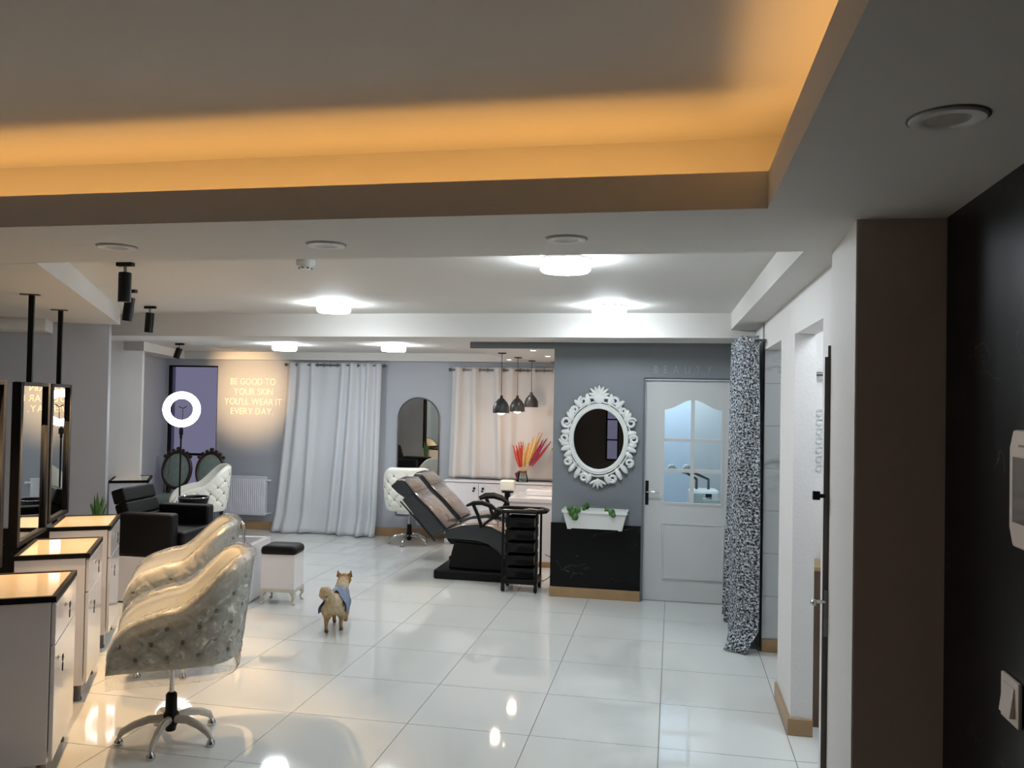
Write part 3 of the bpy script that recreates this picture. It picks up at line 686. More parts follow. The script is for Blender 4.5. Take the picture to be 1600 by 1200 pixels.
for i in range(3):
    R = Matrix.Translation((-.20, 0, .20)) @ Matrix.Rotation(radians(-18), 4, 'Y')
    MB().box(-.12, .0, -.235, .265, .13 * i + .001, .13 * i + .129).xf(R).obj('back_cushion', 'leather', ac, bevel=.018, seg=3)
# hair wash bowl behind
hb = thing('wash_bowl', 'small black shampoo bowl with bright rim behind the armchair', 'bowl', (-4.72, 7.62, 0))
MB().lathe([(.0, .62), (.08, .63), (.13, .69), (.15, .76), (.14, .76), (.12, .70), (.07, .645), (0, .64)], n=24).obj('bowl', 'blackplastic', hb, smooth=True)
MB().ring((0, 0, .762), .145, .006, 'z', 28, 6).obj('rim', 'chrome', hb, smooth=True)
MB().lathe([(.16, 0), (.16, .02), (.05, .05), (.04, .62)], n=20).obj('pedestal', 'blackplastic', hb, smooth=True)

# ================================================================ STOOL
st = thing('storage_stool', 'white box stool with black cushion and silver cabriole legs, behind the dog', 'stool', (-3.332, 6.785, 0), radians(6))
B(-.148, .148, -.118, .118, .115, .43).obj('box_body', 'gloss', st, bevel=.003)
B(-.152, .152, -.122, .122, .105, .135).obj('apron', 'filmleg', st, bevel=.003)
cu = MB(); rows = []
for z, s_ in ((.432, .985), (.445, 1.03), (.47, 1.03), (.49, .97), (.503, .80), (.508, .4), (.509, .02)):
    rows.append([(.155 * s_ * (abs(cos(2 * pi * i / 32)) ** .25) * (1 if cos(2 * pi * i / 32) >= 0 else -1), .125 * s_ * (abs(sin(2 * pi * i / 32)) ** .25) * (1 if sin(2 * pi * i / 32) >= 0 else -1), z) for i in range(33)])
cu.grid(rows).obj('cushion', 'leather', st, smooth=True)
for sx in (-1, 1):
    for sy in (-1, 1):
        MB().tube([(sx * .118, sy * .09, .118), (sx * .14, sy * .11, .09), (sx * .142, sy * .112, .065), (sx * .128, sy * .10, .035), (sx * .135, sy * .106, .012), (sx * .15, sy * .118, .004)], [.026, .021, .014, .009, .010, .012], 8).obj('leg', 'chrome' if 0 else 'filmleg', st, smooth=True)

# ================================================================ DOG
def dog():
    t = thing('dog', 'small tan dog with curled tail and blue striped coat walking away on the tiles', 'dog', (-2.545, 6.12, 0), radians(12)); t.scale = (.86, .86, .86)
    mb = MB()
    def cap(a, b, ra, rb):
        a, b = Vector(a), Vector(b); n = 5
        for i in range(n + 1):
            f = i / n; r = ra + (rb - ra) * f; mb.ell(a.lerp(b, f), (r, r, r), 10, 8)
    mb.ell((0, -.12, .245), (.088, .12, .092), 16, 12); mb.ell((0, -.02, .245), (.085, .16, .085), 16, 12); mb.ell((0, .12, .25), (.09, .14, .10), 16, 12)
    cap((0, .18, .28), (.005, .26, .355), .072, .058)
    mb.ell((.012, .30, .375), (.062, .068, .055), 14, 10); cap((.02, .34, .36), (.035, .41, .345), .032, .018)
    for sx in (-1, 1):          # cheeks, ears
        cap((.012 + sx * .042, .285, .405), (.012 + sx * .058, .28, .448), .022, .008)
    # hind legs: left back, right forward
    cap((-.055, -.15, .20), (-.062, -.10, .135), .058, .036); cap((-.062, -.10, .135), (-.058, -.18, .085), .033, .019); cap((-.058, -.18, .085), (-.058, -.175, .022), .018, .017); mb.ell((-.058, -.155, .014), (.02, .03, .014), 10, 8)
    cap((.055, -.13, .20), (.060, -.05, .135), .058, .036); cap((.060, -.05, .135), (.056, -.10, .085), .033, .019); cap((.056, -.10, .085), (.056, -.085, .022), .018, .017); mb.ell((.056, -.065, .014), (.02, .03, .014), 10, 8)
    # fore legs: left down, right lifted
    cap((-.05, .16, .20), (-.055, .15, .11), .04, .026); cap((-.055, .15, .11), (-.052, .17, .02), .022, .017); mb.ell((-.052, .185, .014), (.02, .028, .014), 10, 8)
    cap((.055, .14, .20), (.072, .10, .125), .042, .028); cap((.072, .10, .125), (.078, .04, .085), .024, .018); mb.ell((.080, .02, .075), (.019, .022, .022), 10, 8)
    # curled tail
    tp = [(0, -.205, .27), (.0, -.235, .315), (-.012, -.24, .36), (-.045, -.225, .392), (-.085, -.205, .385), (-.10, -.19, .345), (-.08, -.185, .315)]
    tr_ = (.026, .031, .034, .034, .032, .028, .022)
    for i in range(len(tp) - 1): cap(tp[i], tp[i + 1], tr_[i], tr_[i + 1])
    m = bpy.data.materials.new('dog coat'); m.use_nodes = True; nt = m.node_tree; b = nt.nodes['Principled BSDF']; b.inputs['Roughness'].default_value = .85
    tc = nt.nodes.new('ShaderNodeTexCoord'); sx = nt.nodes.new('ShaderNodeSeparateXYZ'); nt.links.new(tc.outputs['Object'], sx.inputs[0])
    n = nt.nodes.new('ShaderNodeTexNoise'); n.inputs['Scale'].default_value = 40; n.inputs['Detail'].default_value = 6; nt.links.new(tc.outputs['Object'], n.inputs['Vector'])
    def ramp(axis, lo, hi):
        a = nt.nodes.new('ShaderNodeMath'); a.operation = 'MULTIPLY_ADD'; nt.links.new(n.outputs['Fac'], a.inputs[0]); a.inputs[1].default_value = .06; nt.links.new(sx.outputs[axis], a.inputs[2])
        r = nt.nodes.new('ShaderNodeMapRange'); nt.links.new(a.outputs[0], r.inputs[0]); r.inputs[1].default_value = lo + .03; r.inputs[2].default_value = hi + .03; return r.outputs[0]
    def mix(f, a, b_):
        x = nt.nodes.new('ShaderNodeMix'); x.data_type = 'RGBA'; nt.links.new(f, x.inputs[0])
        for k_, v in ((6, a), (7, b_)):
            if isinstance(v, tuple): x.inputs[k_].default_value = v
            else: nt.links.new(v, x.inputs[k_])
        return x.outputs[2]
    base = mix(n.outputs['Fac'], lin((186, 162, 126)), lin((214, 198, 168)))
    low = mix(ramp(2, .19, .09), base, lin((176, 134, 92)))       # tan legs
    low = mix(ramp(2, .05, .02), low, lin((92, 78, 64)))
    head = mix(ramp(1, .22, .27), low, lin((160, 112, 66)))       # tan head
    nt.links.new(head, b.inputs['Base Color'])
    bp = nt.nodes.new('ShaderNodeBump'); bp.inputs['Strength'].default_value = .8; bp.inputs['Distance'].default_value = .008
    n3 = nt.nodes.new('ShaderNodeTexNoise'); n3.inputs['Scale'].default_value = 160; n3.inputs['Detail'].default_value = 4; nt.links.new(tc.outputs['Object'], n3.inputs['Vector']); nt.links.new(n3.outputs['Fac'], bp.inputs['Height']); nt.links.new(bp.outputs[0], b.inputs['Normal'])
    o = mb.obj('body', m, t, smooth=True, weld=False)
    r = o.modifiers.new('r', 'REMESH'); r.mode = 'VOXEL'; r.voxel_size = .0065; r.use_smooth_shade = True
    s_ = o.modifiers.new('s', 'SMOOTH'); s_.factor = .6; s_.iterations = 5
    tx_ = bpy.data.textures.new('fur tufts', 'CLOUDS'); tx_.noise_scale = .018; tx_.noise_depth = 2
    d_ = o.modifiers.new('d', 'DISPLACE'); d_.texture = tx_; d_.strength = .014; d_.mid_level = .5
    # ears (inner fold), eyes, nose, coat
    for sx_ in (-1, 1):
        e = MB(); cx = .012 + sx_ * .05
        e.add([(cx - .026, .285, .40), (cx + .026, .285, .40), (cx + sx_ * .012, .278, .470), (cx - .02, .30, .40), (cx + .02, .30, .40), (cx + sx_ * .012, .282, .466)], [(0, 1, 2), (5, 4, 3), (0, 3, 4, 1), (1, 4, 5, 2), (2, 5, 3, 0)])
        e.obj('ear', mat('ear fur', (128, 84, 50), .9, noise=.3, nscale=60), t, smooth=True, bevel=.003)
        MB().ell((.012 + sx_ * .032, .355, .388), (.007, .007, .007), 8, 6).obj('eye', 'screen', t, smooth=True)
    MB().ell((.037, .428, .348), (.010, .008, .008), 8, 6).obj('nose', 'screen', t, smooth=True)
    # striped coat
    rows = []
    for j in range(15):
        f = j / 14; y = -.135 + .30 * f; row = []
        for i in range(33):
            a = -radians(118) + radians(236) * i / 32; aa = abs(a)
            R = .098 + .005 * sin(6 * a + 9 * f) + .02 * max(0, aa - 1.3) + (.03 * max(0, aa - 1.1) * (1 - f))
            zc = .245; yy = y - .05 * (aa / 2) + .04 * (1 - min(1, aa / .5)) * 0
            if f < .5 and aa < .6: yy = y + (.6 - aa) * .16 * (1 - 2 * f)
            row.append((R * sin(a), yy, zc + (R + .008) * cos(a)))
        rows.append(row)
    m2 = mat('blue striped coat cloth', (84, 104, 146), .85, noise=.2, nscale=30)
    nt = m2.node_tree; b = nt.nodes['Principled BSDF']; tc = nt.nodes['Texture Coordinate']; w = nt.nodes.new('ShaderNodeTexWave'); w.wave_type = 'BANDS'; w.bands_direction = 'Y'; w.inputs['Scale'].default_value = 9; w.inputs['Distortion'].default_value = 1.0
    nt.links.new(tc.outputs['Object'], w.inputs['Vector']); x = nt.nodes.new('ShaderNodeMix'); x.data_type = 'RGBA'; x.inputs[6].default_value = lin((52, 64, 100)); x.inputs[7].default_value = lin((156, 170, 192))
    nt.links.new(w.outputs['Fac'], x.inputs[0]); nt.links.new(x.outputs[2], b.inputs['Base Color'])
    o = MB().grid(rows).obj('coat', m2, t, smooth=True); q = o.modifiers.new('s', 'SOLIDIFY'); q.thickness = .006
dog()

# ================================================================ RECLINING TREATMENT CHAIRS
def recliner(label, dx, y0, arms=(0, 1), base=True, ext=True):
    t = thing('treatment_chair', label, 'treatment chair', (dx, y0, 0), 0, 'reclining treatment chairs')
    Wd = .50; XE = 0 if ext else .13
    def slab(name, top, bot, m_side='seatgrey', pad=.0):
        pl = top + bot[::-1]
        o = MB().prism(pl, 0, Wd, 'y').obj(name, m_side, t, bevel=.018, seg=3)
        c = MB(); rows = []
        for (x, z), (xn, zn) in zip(top, top[1:] + [top[-1]]): pass
        rows = []
        for i, (x, z) in enumerate(top):
            a = top[max(0, i - 1)]; b = top[min(len(top) - 1, i + 1)]; d = Vector((b[0] - a[0], 0, b[1] - a[1])).normalized(); n = Vector((-d.z, 0, d.x))
            rows.append([Vector((x, .02 + (Wd - .04) * k_ / 10, z)) + n * (.006 + .014 * sin(pi * k_ / 10) ** .5) for k_ in range(11)])
        q = MB().grid(rows).obj(name + '_cover', 'seattaupe', o, smooth=True); s_ = q.modifiers.new('s', 'SOLIDIFY'); s_.thickness = .012
        MB().tube([(x, -.002, z) for x, z in top], .005, 6).obj('piping', 'black', o, smooth=True)
        return o
    slab('headrest', [(-2.745, .955), (-2.66, .955), (-2.56, .845)], [(-2.81, .90), (-2.73, .83), (-2.63, .77)])
    slab('backrest', [(-2.575, .835), (-2.40, .68), (-2.22, .49)], [(-2.685, .77), (-2.53, .59), (-2.345, .395)])
    slab('seat', [(-2.22, .475), (-2.05, .53), (-1.90, .548), (-1.76, .53), ] + ([(-1.62, .47), (-1.56, .40)] if ext else []), [(-2.25, .40), (-2.05, .395), (-1.90, .39), (-1.78, .36)] + ([(-1.68, .29), (-1.62, .22)] if ext else []))
    MB().prism([(-2.22, .385), (-2.18, .34), (-1.66 - XE, .28), (-1.62 - XE, .30), (-1.85, .385)], .06, Wd - .06, 'y').obj('frame', 'black', t)
    MB().tube([(-2.70, .01, .75), (-2.50, .01, .55), (-2.33, .01, .37)], .008, 6).tube([(-2.70, Wd - .01, .75), (-2.33, Wd - .01, .37)], .008, 6).obj('back_frame', 'black', t, smooth=True)
    MB().prism([(-2.14, .375), (-2.17, .25), (-2.20, .09), (-1.60 - XE, .09), (-1.60 - XE, .30), (-1.68 - XE, .345)], .05, Wd - .05, 'y').obj('pedestal', 'blackplastic', t, bevel=.02, seg=3)
    B(-2.33, -1.585 - XE, -.03, Wd, 0, .092).obj('base', 'blackplastic', t, bevel=.02, seg=3)
    for k_ in arms:
        y = -.035 if k_ == 0 else Wd + .035
        pts = [(-2.00, y, .74), (-1.93, y, .77), (-1.84, y, .775), (-1.75, y, .75), (-1.68, y, .70)]
        lp = MB().tube(pts, [.012, .022, .024, .022, .012], 10).obj('armrest', 'leather', t, smooth=True)
        MB().tube([(-1.93, y, .755), (-1.88, y, .65), (-1.84, y, .53)], .018, 8).tube([(-1.70, y, .71), (-1.74, y, .63), (-1.84, y, .54)], .012, 8).obj('arm_strut', 'black', lp, smooth=True)
    return t
recliner('charcoal reclining treatment chair nearest the black trolley', 0, 8.06)
recliner('charcoal reclining treatment chair standing behind the front one', -.045, 8.80, arms=(0,), ext=False)
pp = thing('padded_support', 'cream padded support on a black post between treatment chair and counter', 'support', (-1.888, 9.55, 0))
B(-.085, .085, -.06, .06, .735, .86).obj('pad', 'cream', pp, bevel=.02, seg=3)
MB().lathe([(.07, .715), (.07, .735), (.03, .735)], n=20).obj('pad_plate', 'black', pp, smooth=True)
B(-.03, .03, -.03, .03, .03, .72).obj('post', 'black', pp); B(-.13, .13, -.13, .13, 0, .03).obj('foot', 'black', pp, bevel=.005)

# ================================================================ TROLLEY
tl = thing('trolley', 'black five-tier salon trolley on castors beside the reclining chair', 'trolley', (-1.40, 7.66, 0))
MB().prism([(-.15, 0), (.17, 0), (.245, .09), (.245, .20), (.17, .30), (-.15, .30), (-.235, .20), (-.235, .09)], .735, .742).obj('top_tray', 'blackplastic', tl)
rim = [(-.15, 0), (.17, 0), (.245, .09), (.245, .20), (.17, .30), (-.15, .30), (-.235, .20), (-.235, .09)]
rb = MB()
for a, b in zip(rim, rim[1:] + rim[:1]): rb.tube([(a[0], a[1], .755), (b[0], b[1], .755)], .014, 6)
rb.obj('tray_rim', 'blackplastic', tl, smooth=True)
for sx in (-.155, .165):
    for y in (.02, .28): MB().box(sx - .01, sx + .01, y - .01, y + .01, .07, .735).obj('post', 'black', tl, bevel=.002)
MB().box(-.12, -.105, .005, .02, .07, .735).obj('slide_rail', 'black', tl)
for i in range(5):
    z = .14 + i * .117
    d = MB().box(-.13, .14, .01, .29, z, z + .006).box(-.13, .14, .01, .018, z, z + .084).box(-.13, .14, .282, .29, z, z + .084).box(-.13, -.122, .018, .282, z, z + .084).box(.132, .14, .018, .282, z, z + .084).obj('drawer', 'blackplastic', tl, bevel=.002)
    B(-.14, .15, .0, .01, z + .078, z + .088).obj('lip', 'blackplastic', d, bevel=.002)
B(-.165, .175, .0, .30, .078, .125).obj('base_frame', 'black', tl, bevel=.003)
for sx in (-.15, .16):
    for y in (.03, .27):
        w = MB().lathe([(.0, -.014), (.032, -.014), (.037, -.008), (.037, .008), (.032, .014), (0, .014)], (sx, y, .037), 18, 'x').obj('castor', 'blackplastic', tl, smooth=True)
        B(sx - .014, sx + .014, y - .012, y + .012, .06, .078).obj('fork', 'black', w)
# implements on the tray
o = MB().prism([(-.20, .10), (-.06, .05), (-.03, .10), (-.17, .17)], .745, .752).obj('paper_card', 'pinkplastic', None, loc=(-1.40, 7.66, 0)); tag(o, 'pale paper card lying on the trolley top', 'card')
o = MB().tube([(.02, .10, .756), (.08, .14, .762), (.16, .12, .757), (.20, .17, .757)], .012, 8).obj('hand_tool', 'steel', None, smooth=True, loc=(-1.40, 7.66, 0)); tag(o, 'small brownish metal tool lying at the end of the trolley top', 'tool')
o = MB().tube([(-1.20, 8.02, .30), (-1.16, 8.05, .28), (-1.13, 8.1, .20), (-1.14, 8.12, .10), (-1.2, 8.15, .04), (-1.25, 8.2, .006), (-1.3, 8.3, .006)], .004, 6).obj('power_cord', 'black', None, smooth=True); tag(o, 'black power cord looping down beside the trolley', 'cord')

# ================================================================ COUNTERS AND BACK CABINETS
cn = thing('wash_counter', 'white counter block with raised box behind the black trolley', 'counter')
B(-1.735, -1.095, 8.90, 9.50, .0, .69).obj('body', 'gloss', cn, bevel=.003)
B(-1.745, -1.095, 8.885, 9.50, .69, .735).obj('worktop', 'gloss', cn, bevel=.003)
B(-1.60, -1.095, 9.15, 9.45, .735, .80).obj('basin', 'gloss', cn, bevel=.01)
sk('baseboard_alcove', -1.735, -1.095, 8.884, 8.8995, 0, .06)
sk('baseboard_alcove_side', -1.106, -1.0905, YP + .14, 8.88, 0, .092)
bc = thing('low_cabinet', 'long white two-door low cabinet under the ivory curtain', 'cabinet')
B(-2.76, -1.095, 9.97, 10.14, 0.0, .775).obj('body', 'gloss', bc); B(-2.77, -1.095, 9.945, 10.14, .775, .795).obj('worktop', 'gloss', bc, bevel=.003)
for a, b, kx in ((-2.755, -2.335, -2.385), (-2.33, -1.915, -2.275)):
    d = B(a, b, 9.952, 9.969, .03, .765).obj('door', 'gloss', bc, bevel=.002)
    MB().lathe([(.013, -.02), (.015, -.015), (.012, 0)], (kx, 9.952, .705), 12, 'y').obj('knob', 'black', d, smooth=True)
    MB().ell((kx - .012, 9.945, .672), (.012, .006, .012), 10, 6).tube([(kx, 9.945, .70), (kx - .01, 9.945, .67)], .002, 5).obj('key', 'black', d)
for a, b in ((-1.91, -1.505), (-1.50, -1.10)): B(a, b, 9.952, 9.969, .03, .765).obj('door', 'gloss', bc, bevel=.002)
vs = thing('vase', 'clear glass vase of orange, red and magenta pampas plumes on the low cabinet', 'vase', (-1.80, 10.03, .795))
MB().lathe([(.05, 0), (.072, .006), (.070, .03), (.05, .11), (.045, .14), (.042, .14), (.047, .10), (.065, .03), (.05, .01), (0, .01)], n=28).obj('vase_body', 'glass', vs, smooth=True)
MB().ring((0, 0, .125), .047, .007, 'z', 20, 6).obj('ribbon_band', mat('burgundy ribbon', (96, 20, 48), .6, noise=.2), vs, smooth=True)
for i in range(2):
    MB().tube([(-.045, -.03, .125), (-.06 - .02 * i, -.04, .10), (-.055 - .01 * i, -.045, .03 + .02 * i)], [.012, .014, .006], 6).obj('ribbon_tail', bpy.data.materials['burgundy ribbon'], vs, smooth=True)
cols = [(200, 84, 60), (214, 150, 84), (150, 44, 82), (216, 178, 110), (184, 60, 62)]
pm = [mat('plume colour %d' % i, c, .9, noise=.3, nscale=40) for i, c in enumerate(cols)]
for i in range(13):
    f = i / 12; ang = -.30 + .95 * f + random.uniform(-.04, .04); L = random.uniform(.38, .44) + .16 * (f > .5) * random.random() + (.05 if f > .6 else 0)
    dx, dz = sin(ang), cos(ang); y = random.uniform(-.03, .03); ci = [0, 4, 0, 4, 1, 3, 1, 3, 3, 1, 2, 2, 4][i]
    base = Vector((.02 * (f - .5), y * .3, .06)); P_ = lambda q: (base.x + dx * L * q, base.y + y * q, base.z + dz * L * q)
    st_ = MB().tube([P_(0), P_(.35)], .003, 5).obj('stem', pm[3], vs)
    pl = MB()
    pl.tube([P_(.3), P_(.45), P_(.6), P_(.8), P_(1.0)], [.006, .014, .019, .013, .002], 7)
    for k_ in range(24):
        q = random.uniform(.35, .95); p = Vector(P_(q)); a = random.uniform(0, 6.28); d = Vector((dx, 0, dz)) * .045 + Vector((cos(a), sin(a), 0)) * .016
        pl.tube([p, p + d], [.003, .0008], 3)
    pl.obj('plume', pm[ci], vs, smooth=True)
for i in range(5):
    pass
tw = thing('dried_twig', 'thin dried twig reaching out of a slim bottle beside the partition edge', 'twig', (-1.34, 10.04, .795))
MB().lathe([(.03, 0), (.035, .01), (.035, .10), (.012, .15), (.012, .20), (.008, .20), (0, .02)], n=16).obj('bottle', 'glass', tw, smooth=True)
MB().tube([(0, 0, .05), (.005, 0, .3), (-.02, 0, .40), (-.07, 0, .42), (-.11, 0, .395)], .004, 6).ell((-.09, 0, .415), (.02, .008, .012)).obj('twig', mat('ochre twig', (176, 142, 70), .7, noise=.2), tw, smooth=True)

# ================================================================ CURTAINS
def curtain_mesh(tops, bots, zt, zb, y, folds, amp, flat=None, puddle=0, K=140, R=40):
    rows = []; random.seed(11)
    ph = [random.uniform(0, 6.28) for _ in range(4)]
    for j in range(R + 1):
        f = j / R; row = []
        for i in range(K + 1):
            u = i / K; a0 = tops[0] + (tops[1] - tops[0]) * u; b0 = bots[0] + (bots[1] - bots[0]) * u
            e = f ** 1.4; x = a0 * (1 - e) + b0 * e
            A = amp * (flat(u) if flat and not isinstance(flat, list) else 1)
            w = sin(2 * pi * folds * u + .5 * sin(2 * pi * u * 1.7 + ph[0]) * f)
            w2_ = .35 * sin(2 * pi * folds * 1.9 * u + ph[1] + f * 1.5) * f
            yy = y + A * (w * (1 - .15 * f) + w2_)
            if isinstance(flat, list): yy = y + .02 - sum(d_ * exp(-((u + dr_ * f - c_) / w__) ** 2) for c_, w__, d_, dr_ in flat) + .004 * sin(40 * u + 3 * f) + .006 * f * sin(17 * u)
            z = zt + (zb - zt) * f
            if puddle and f > .9: yy -= puddle * (f - .9) / .1 * (.6 + .4 * sin(9 * u)); z += .012 * sin(23 * u) * (f - .9) / .1
            row.append((x, yy, max(z, .006)))
        rows.append(row)
    return rows
def curtain(name, label, rows, m, rod=None, rings=None, uv=False):
    t = thing(name, label, 'curtain')
    mb = MB().grid(rows); o = mb.obj('cloth', m, t, smooth=False, weld=False)
    for p in o.data.polygons: p.use_smooth = True
    s_ = o.modifiers.new('s', 'SOLIDIFY'); s_.thickness = .003
    if uv:
        ul = o.data.uv_layers.new(name='UVMap'); n = len(rows[0]); k_ = len(rows)
        L = [0]
        for a, b in zip(rows[0], rows[0][1:]): L.append(L[-1] + (Vector(b) - Vector(a)).length)
        for lp in o.data.loops:
            i = lp.vertex_index; r_, c_ = divmod(i, n); ul.data[lp.index].uv = (L[c_], rows[r_][c_][2])
    return t
def flat1(u):
    return .35 + .65 * (1 if u < .22 or u > .66 else .25) if True else 1
r1 = curtain_mesh((-5.01, -3.71), (-5.19, -3.74), 2.235, .004, YB - .10, 7, .038, [(.04, .035, .07, 0), (.16, .05, .08, .02), (.27, .03, .05, -.03), (.50, .12, .012, 0), (.60, .03, .05, .04), (.70, .035, .09, .03), (.80, .03, .06, -.04), (.87, .03, .09, 0), (.97, .03, .07, 0)], puddle=.07)
c1 = curtain('window_curtain', 'floor-length white grommet curtain on the pale grey wall', r1, 'curtain')
rod1 = thing('curtain_rod', 'grey metal rod above the long white curtain', 'rod')
MB().tube([(-5.04, YB - .10, 2.205), (-3.68, YB - .10, 2.205)], .012, 10).obj('rod_tube', 'steel', rod1, smooth=True)
for x in (-5.04, -3.68): MB().ell((x, YB - .10, 2.205), (.022, .022, .022)).obj('finial', 'steel', rod1, smooth=True); MB().tube([(x, YB - .10, 2.205), (x, YB, 2.205)], .007).obj('bracket', 'steel', rod1, smooth=True)
for i in range(14): MB().ring((-4.975 + i * .094, YB - .10, 2.205), .024, .004, 'x', 16, 6).obj('grommet', 'steel', c1, smooth=True)
r2_ = curtain_mesh((-2.77, -1.12), (-2.80, -1.12), 2.20, .80, YB - .085, 8, .034, [(.05, .03, .07, 0), (.18, .032, .07, -.02), (.36, .032, .08, -.05), (.47, .03, .05, 0), (.64, .05, .03, .03), (.80, .04, .035, 0), (.94, .04, .035, 0)])
c2 = curtain('window_curtain', 'ivory grommet curtain hanging behind the three pendants', r2_, 'curtain2')
rod2 = thing('curtain_rod', 'grey metal rod carrying the ivory curtain under the canopy', 'rod')
MB().tube([(-2.80, YB - .085, 2.165), (-1.10, YB - .085, 2.165)], .012, 10).obj('rod_tube', 'steel', rod2, smooth=True)
MB().ell((-2.80, YB - .085, 2.165), (.022, .022, .022)).obj('finial', 'steel', rod2, smooth=True)
for i in range(16): MB().ring((-2.72 + i * .103, YB - .085, 2.165), .024, .004, 'x', 16, 6).obj('grommet', 'steel', c2, smooth=True)
# speckled curtain along the passage: runs in depth, gathered
rows = []; K, R = 150, 44
for j in range(R + 1):
    f = j / R; row = []
    for i in range(K + 1):
        u = i / K
        ytop = 6.28 + .72 * u; ybot = 6.25 + 1.1 * u
        y = ytop + (ybot - ytop) * f; amp = .055 + .02 * f
        x = .515 + .03 * (1 - u) - .03 * u * f + amp * sin(2 * pi * 4.5 * u + 1.6 + .6 * f * sin(5 * u)) + .012 * sin(31 * u + 3 * f)
        z = 2.30 - 2.295 * f
        if f > .93 and u < .45: q = (f - .93) / .07; x -= .10 * q * (1 - u / .45); y -= .05 * q
        row.append((min(x, .635), y, max(.006, z)))
    rows.append(row)
c3 = curtain('speckled_curtain', 'black and white speckled floor-length curtain partly covering the glazed door', rows, 'pattern', uv=True)
rod3 = thing('curtain_rod', 'grey rod with open rings holding the speckled curtain', 'rod')
MB().tube([(.545, 6.20, 2.262), (.515, 7.25, 2.262)], .011, 10).tube([(.54, 6.24, 2.262), (.648, 6.24, 2.262)], .009, 8).obj('rod_tube', 'steel', rod3, smooth=True)
MB().ell((.545, 6.19, 2.262), (.02, .02, .02)).obj('finial', 'chrome', rod3, smooth=True)
for i in range(6): MB().ring((.54 - .005 * i, 6.23 + i * .14, 2.262), .026, .005, 'y', 16, 6).obj('grommet', 'chrome', c3, smooth=True)

# ================================================================ WALL THINGS
# arched mirror
am = thing('arched_mirror', 'tall arched wall mirror with thin rim beside the long curtain', 'mirror')
def archpoly(x0, x1, z0, zt, n=24):
    r = (x1 - x0) / 2; cx = (x0 + x1) / 2
    return [(x0, z0), (x1, z0)] + [(cx + r * cos(pi * i / n), zt - r + r * sin(pi * i / n)) for i in range(n + 1)]
ap = archpoly(-3.505, -2.952, .29, 1.80); MB().prism(ap, YB - .018, YB - .004, 'y').obj('mirror_glass', 'mirror', am)
fr = MB(); pts = [(x, YB - .014, z) for x, z in ap] + [(ap[0][0], YB - .014, ap[0][1])]
fr.tube(pts, .009, 6); fr.obj('rim', 'steel', am, smooth=True)
# socket
sc_ = thing('wall_socket', 'white wall socket above the skirting behind the swivel chair', 'socket', (-3.20, YB, .20))
B(-.04, .04, -.008, 0, -.04, .04).obj('plate', 'plastic', sc_, bevel=.003); MB().lathe([(.02, -.012), (.024, -.008)], n=16, axis='y').obj('insert', 'plastic', sc_, smooth=True)
for x in (-.008, .008): B(x - .002, x + .002, -.0135, -.012, -.002, .002).obj('pin_hole', 'screen', sc_)
# radiator
rd = thing('radiator', 'white panel radiator mounted low beside the long curtain', 'radiator')
B(-5.93, -5.30, YB - .10, YB - .03, .20, .70).obj('panel', 'rad', rd, bevel=.004)
for i in range(21): MB().box(-5.915 + i * .0295, -5.903 + i * .0295, YB - .108, YB - .10, .225, .675).obj('rib', 'rad', rd)
B(-5.935, -5.295, YB - .105, YB - .025, .70, .715).obj('grille', 'rad', rd)
MB().tube([(-5.30, YB - .06, .665), (-5.27, YB - .06, .665)], .012).ell((-5.255, YB - .06, .665), (.022, .018, .018)).obj('valve', 'plastic', rd, smooth=True)
MB().tube([(-5.30, YB - .06, .225), (-5.26, YB - .06, .225), (-5.26, YB, .225)], .009).obj('lower_valve', 'plastic', rd, smooth=True)
# oval ornate mirror
om = thing('oval_mirror', 'ornate white baroque oval mirror on the slate grey wall', 'mirror', (-.668, YP, 1.455))
MB().lathe([(0, -.02), (1, -.02), (1, -.012), (0, -.012)], n=48, axis='y').xf(Matrix.Diagonal((.238, 1, .283, 1))).obj('mirror_glass', 'mirror', om)
def ovalring(a, b, r, y, n=56):
    mb = MB(); pts = [(a * cos(2 * pi * i / n), y, b * sin(2 * pi * i / n)) for i in range(n + 1)]
    return mb.tube(pts, r, 8, False)
fr = MB(); fr.v = []
for a, b, r, y in ((.238, .285, .010, -.032), (.250, .298, .014, -.03), (.265, .315, .008, -.036)):
    q = ovalring(a, b, r, y); fr.add(q.v, q.f)
bk = MB(); n = 48
vs_ = []; 
for i in range(n):
    a = 2 * pi * i / n
    for (ra, rb, y) in ((.236, .282, -.012), (.272, .324, -.012), (.272, .324, -.026), (.236, .282, -.026)): vs_.append((ra * cos(a), y, rb * sin(a)))
fs_ = [(i * 4 + j, ((i + 1) % n) * 4 + j, ((i + 1) % n) * 4 + (j + 1) % 4, i * 4 + (j + 1) % 4) for i in range(n) for j in range(4)]
fr.add(vs_, fs_)
q = ovalring(.289, .338, .009, -.026); fr.add(q.v, q.f)
fr.obj('oval_moulding', 'plastic', om, smooth=True)
def scroll(cx, cz, size, ang, flip, turns=1.35, r=.0165):
    pts = []; rs = []
    for i in range(22):
        t_ = i / 21; a = t_ * turns * 2 * pi; R = size * (1 - .72 * t_)
        x = R * cos(a) * flip; z = R * sin(a); X = x * cos(ang) - z * sin(ang); Z = x * sin(ang) + z * cos(ang)
        pts.append((cx + X, -.030, cz + Z)); rs.append(r * (1.0 - .45 * t_) * (.5 + .5 * min(1, i / 4)))
    return pts, rs
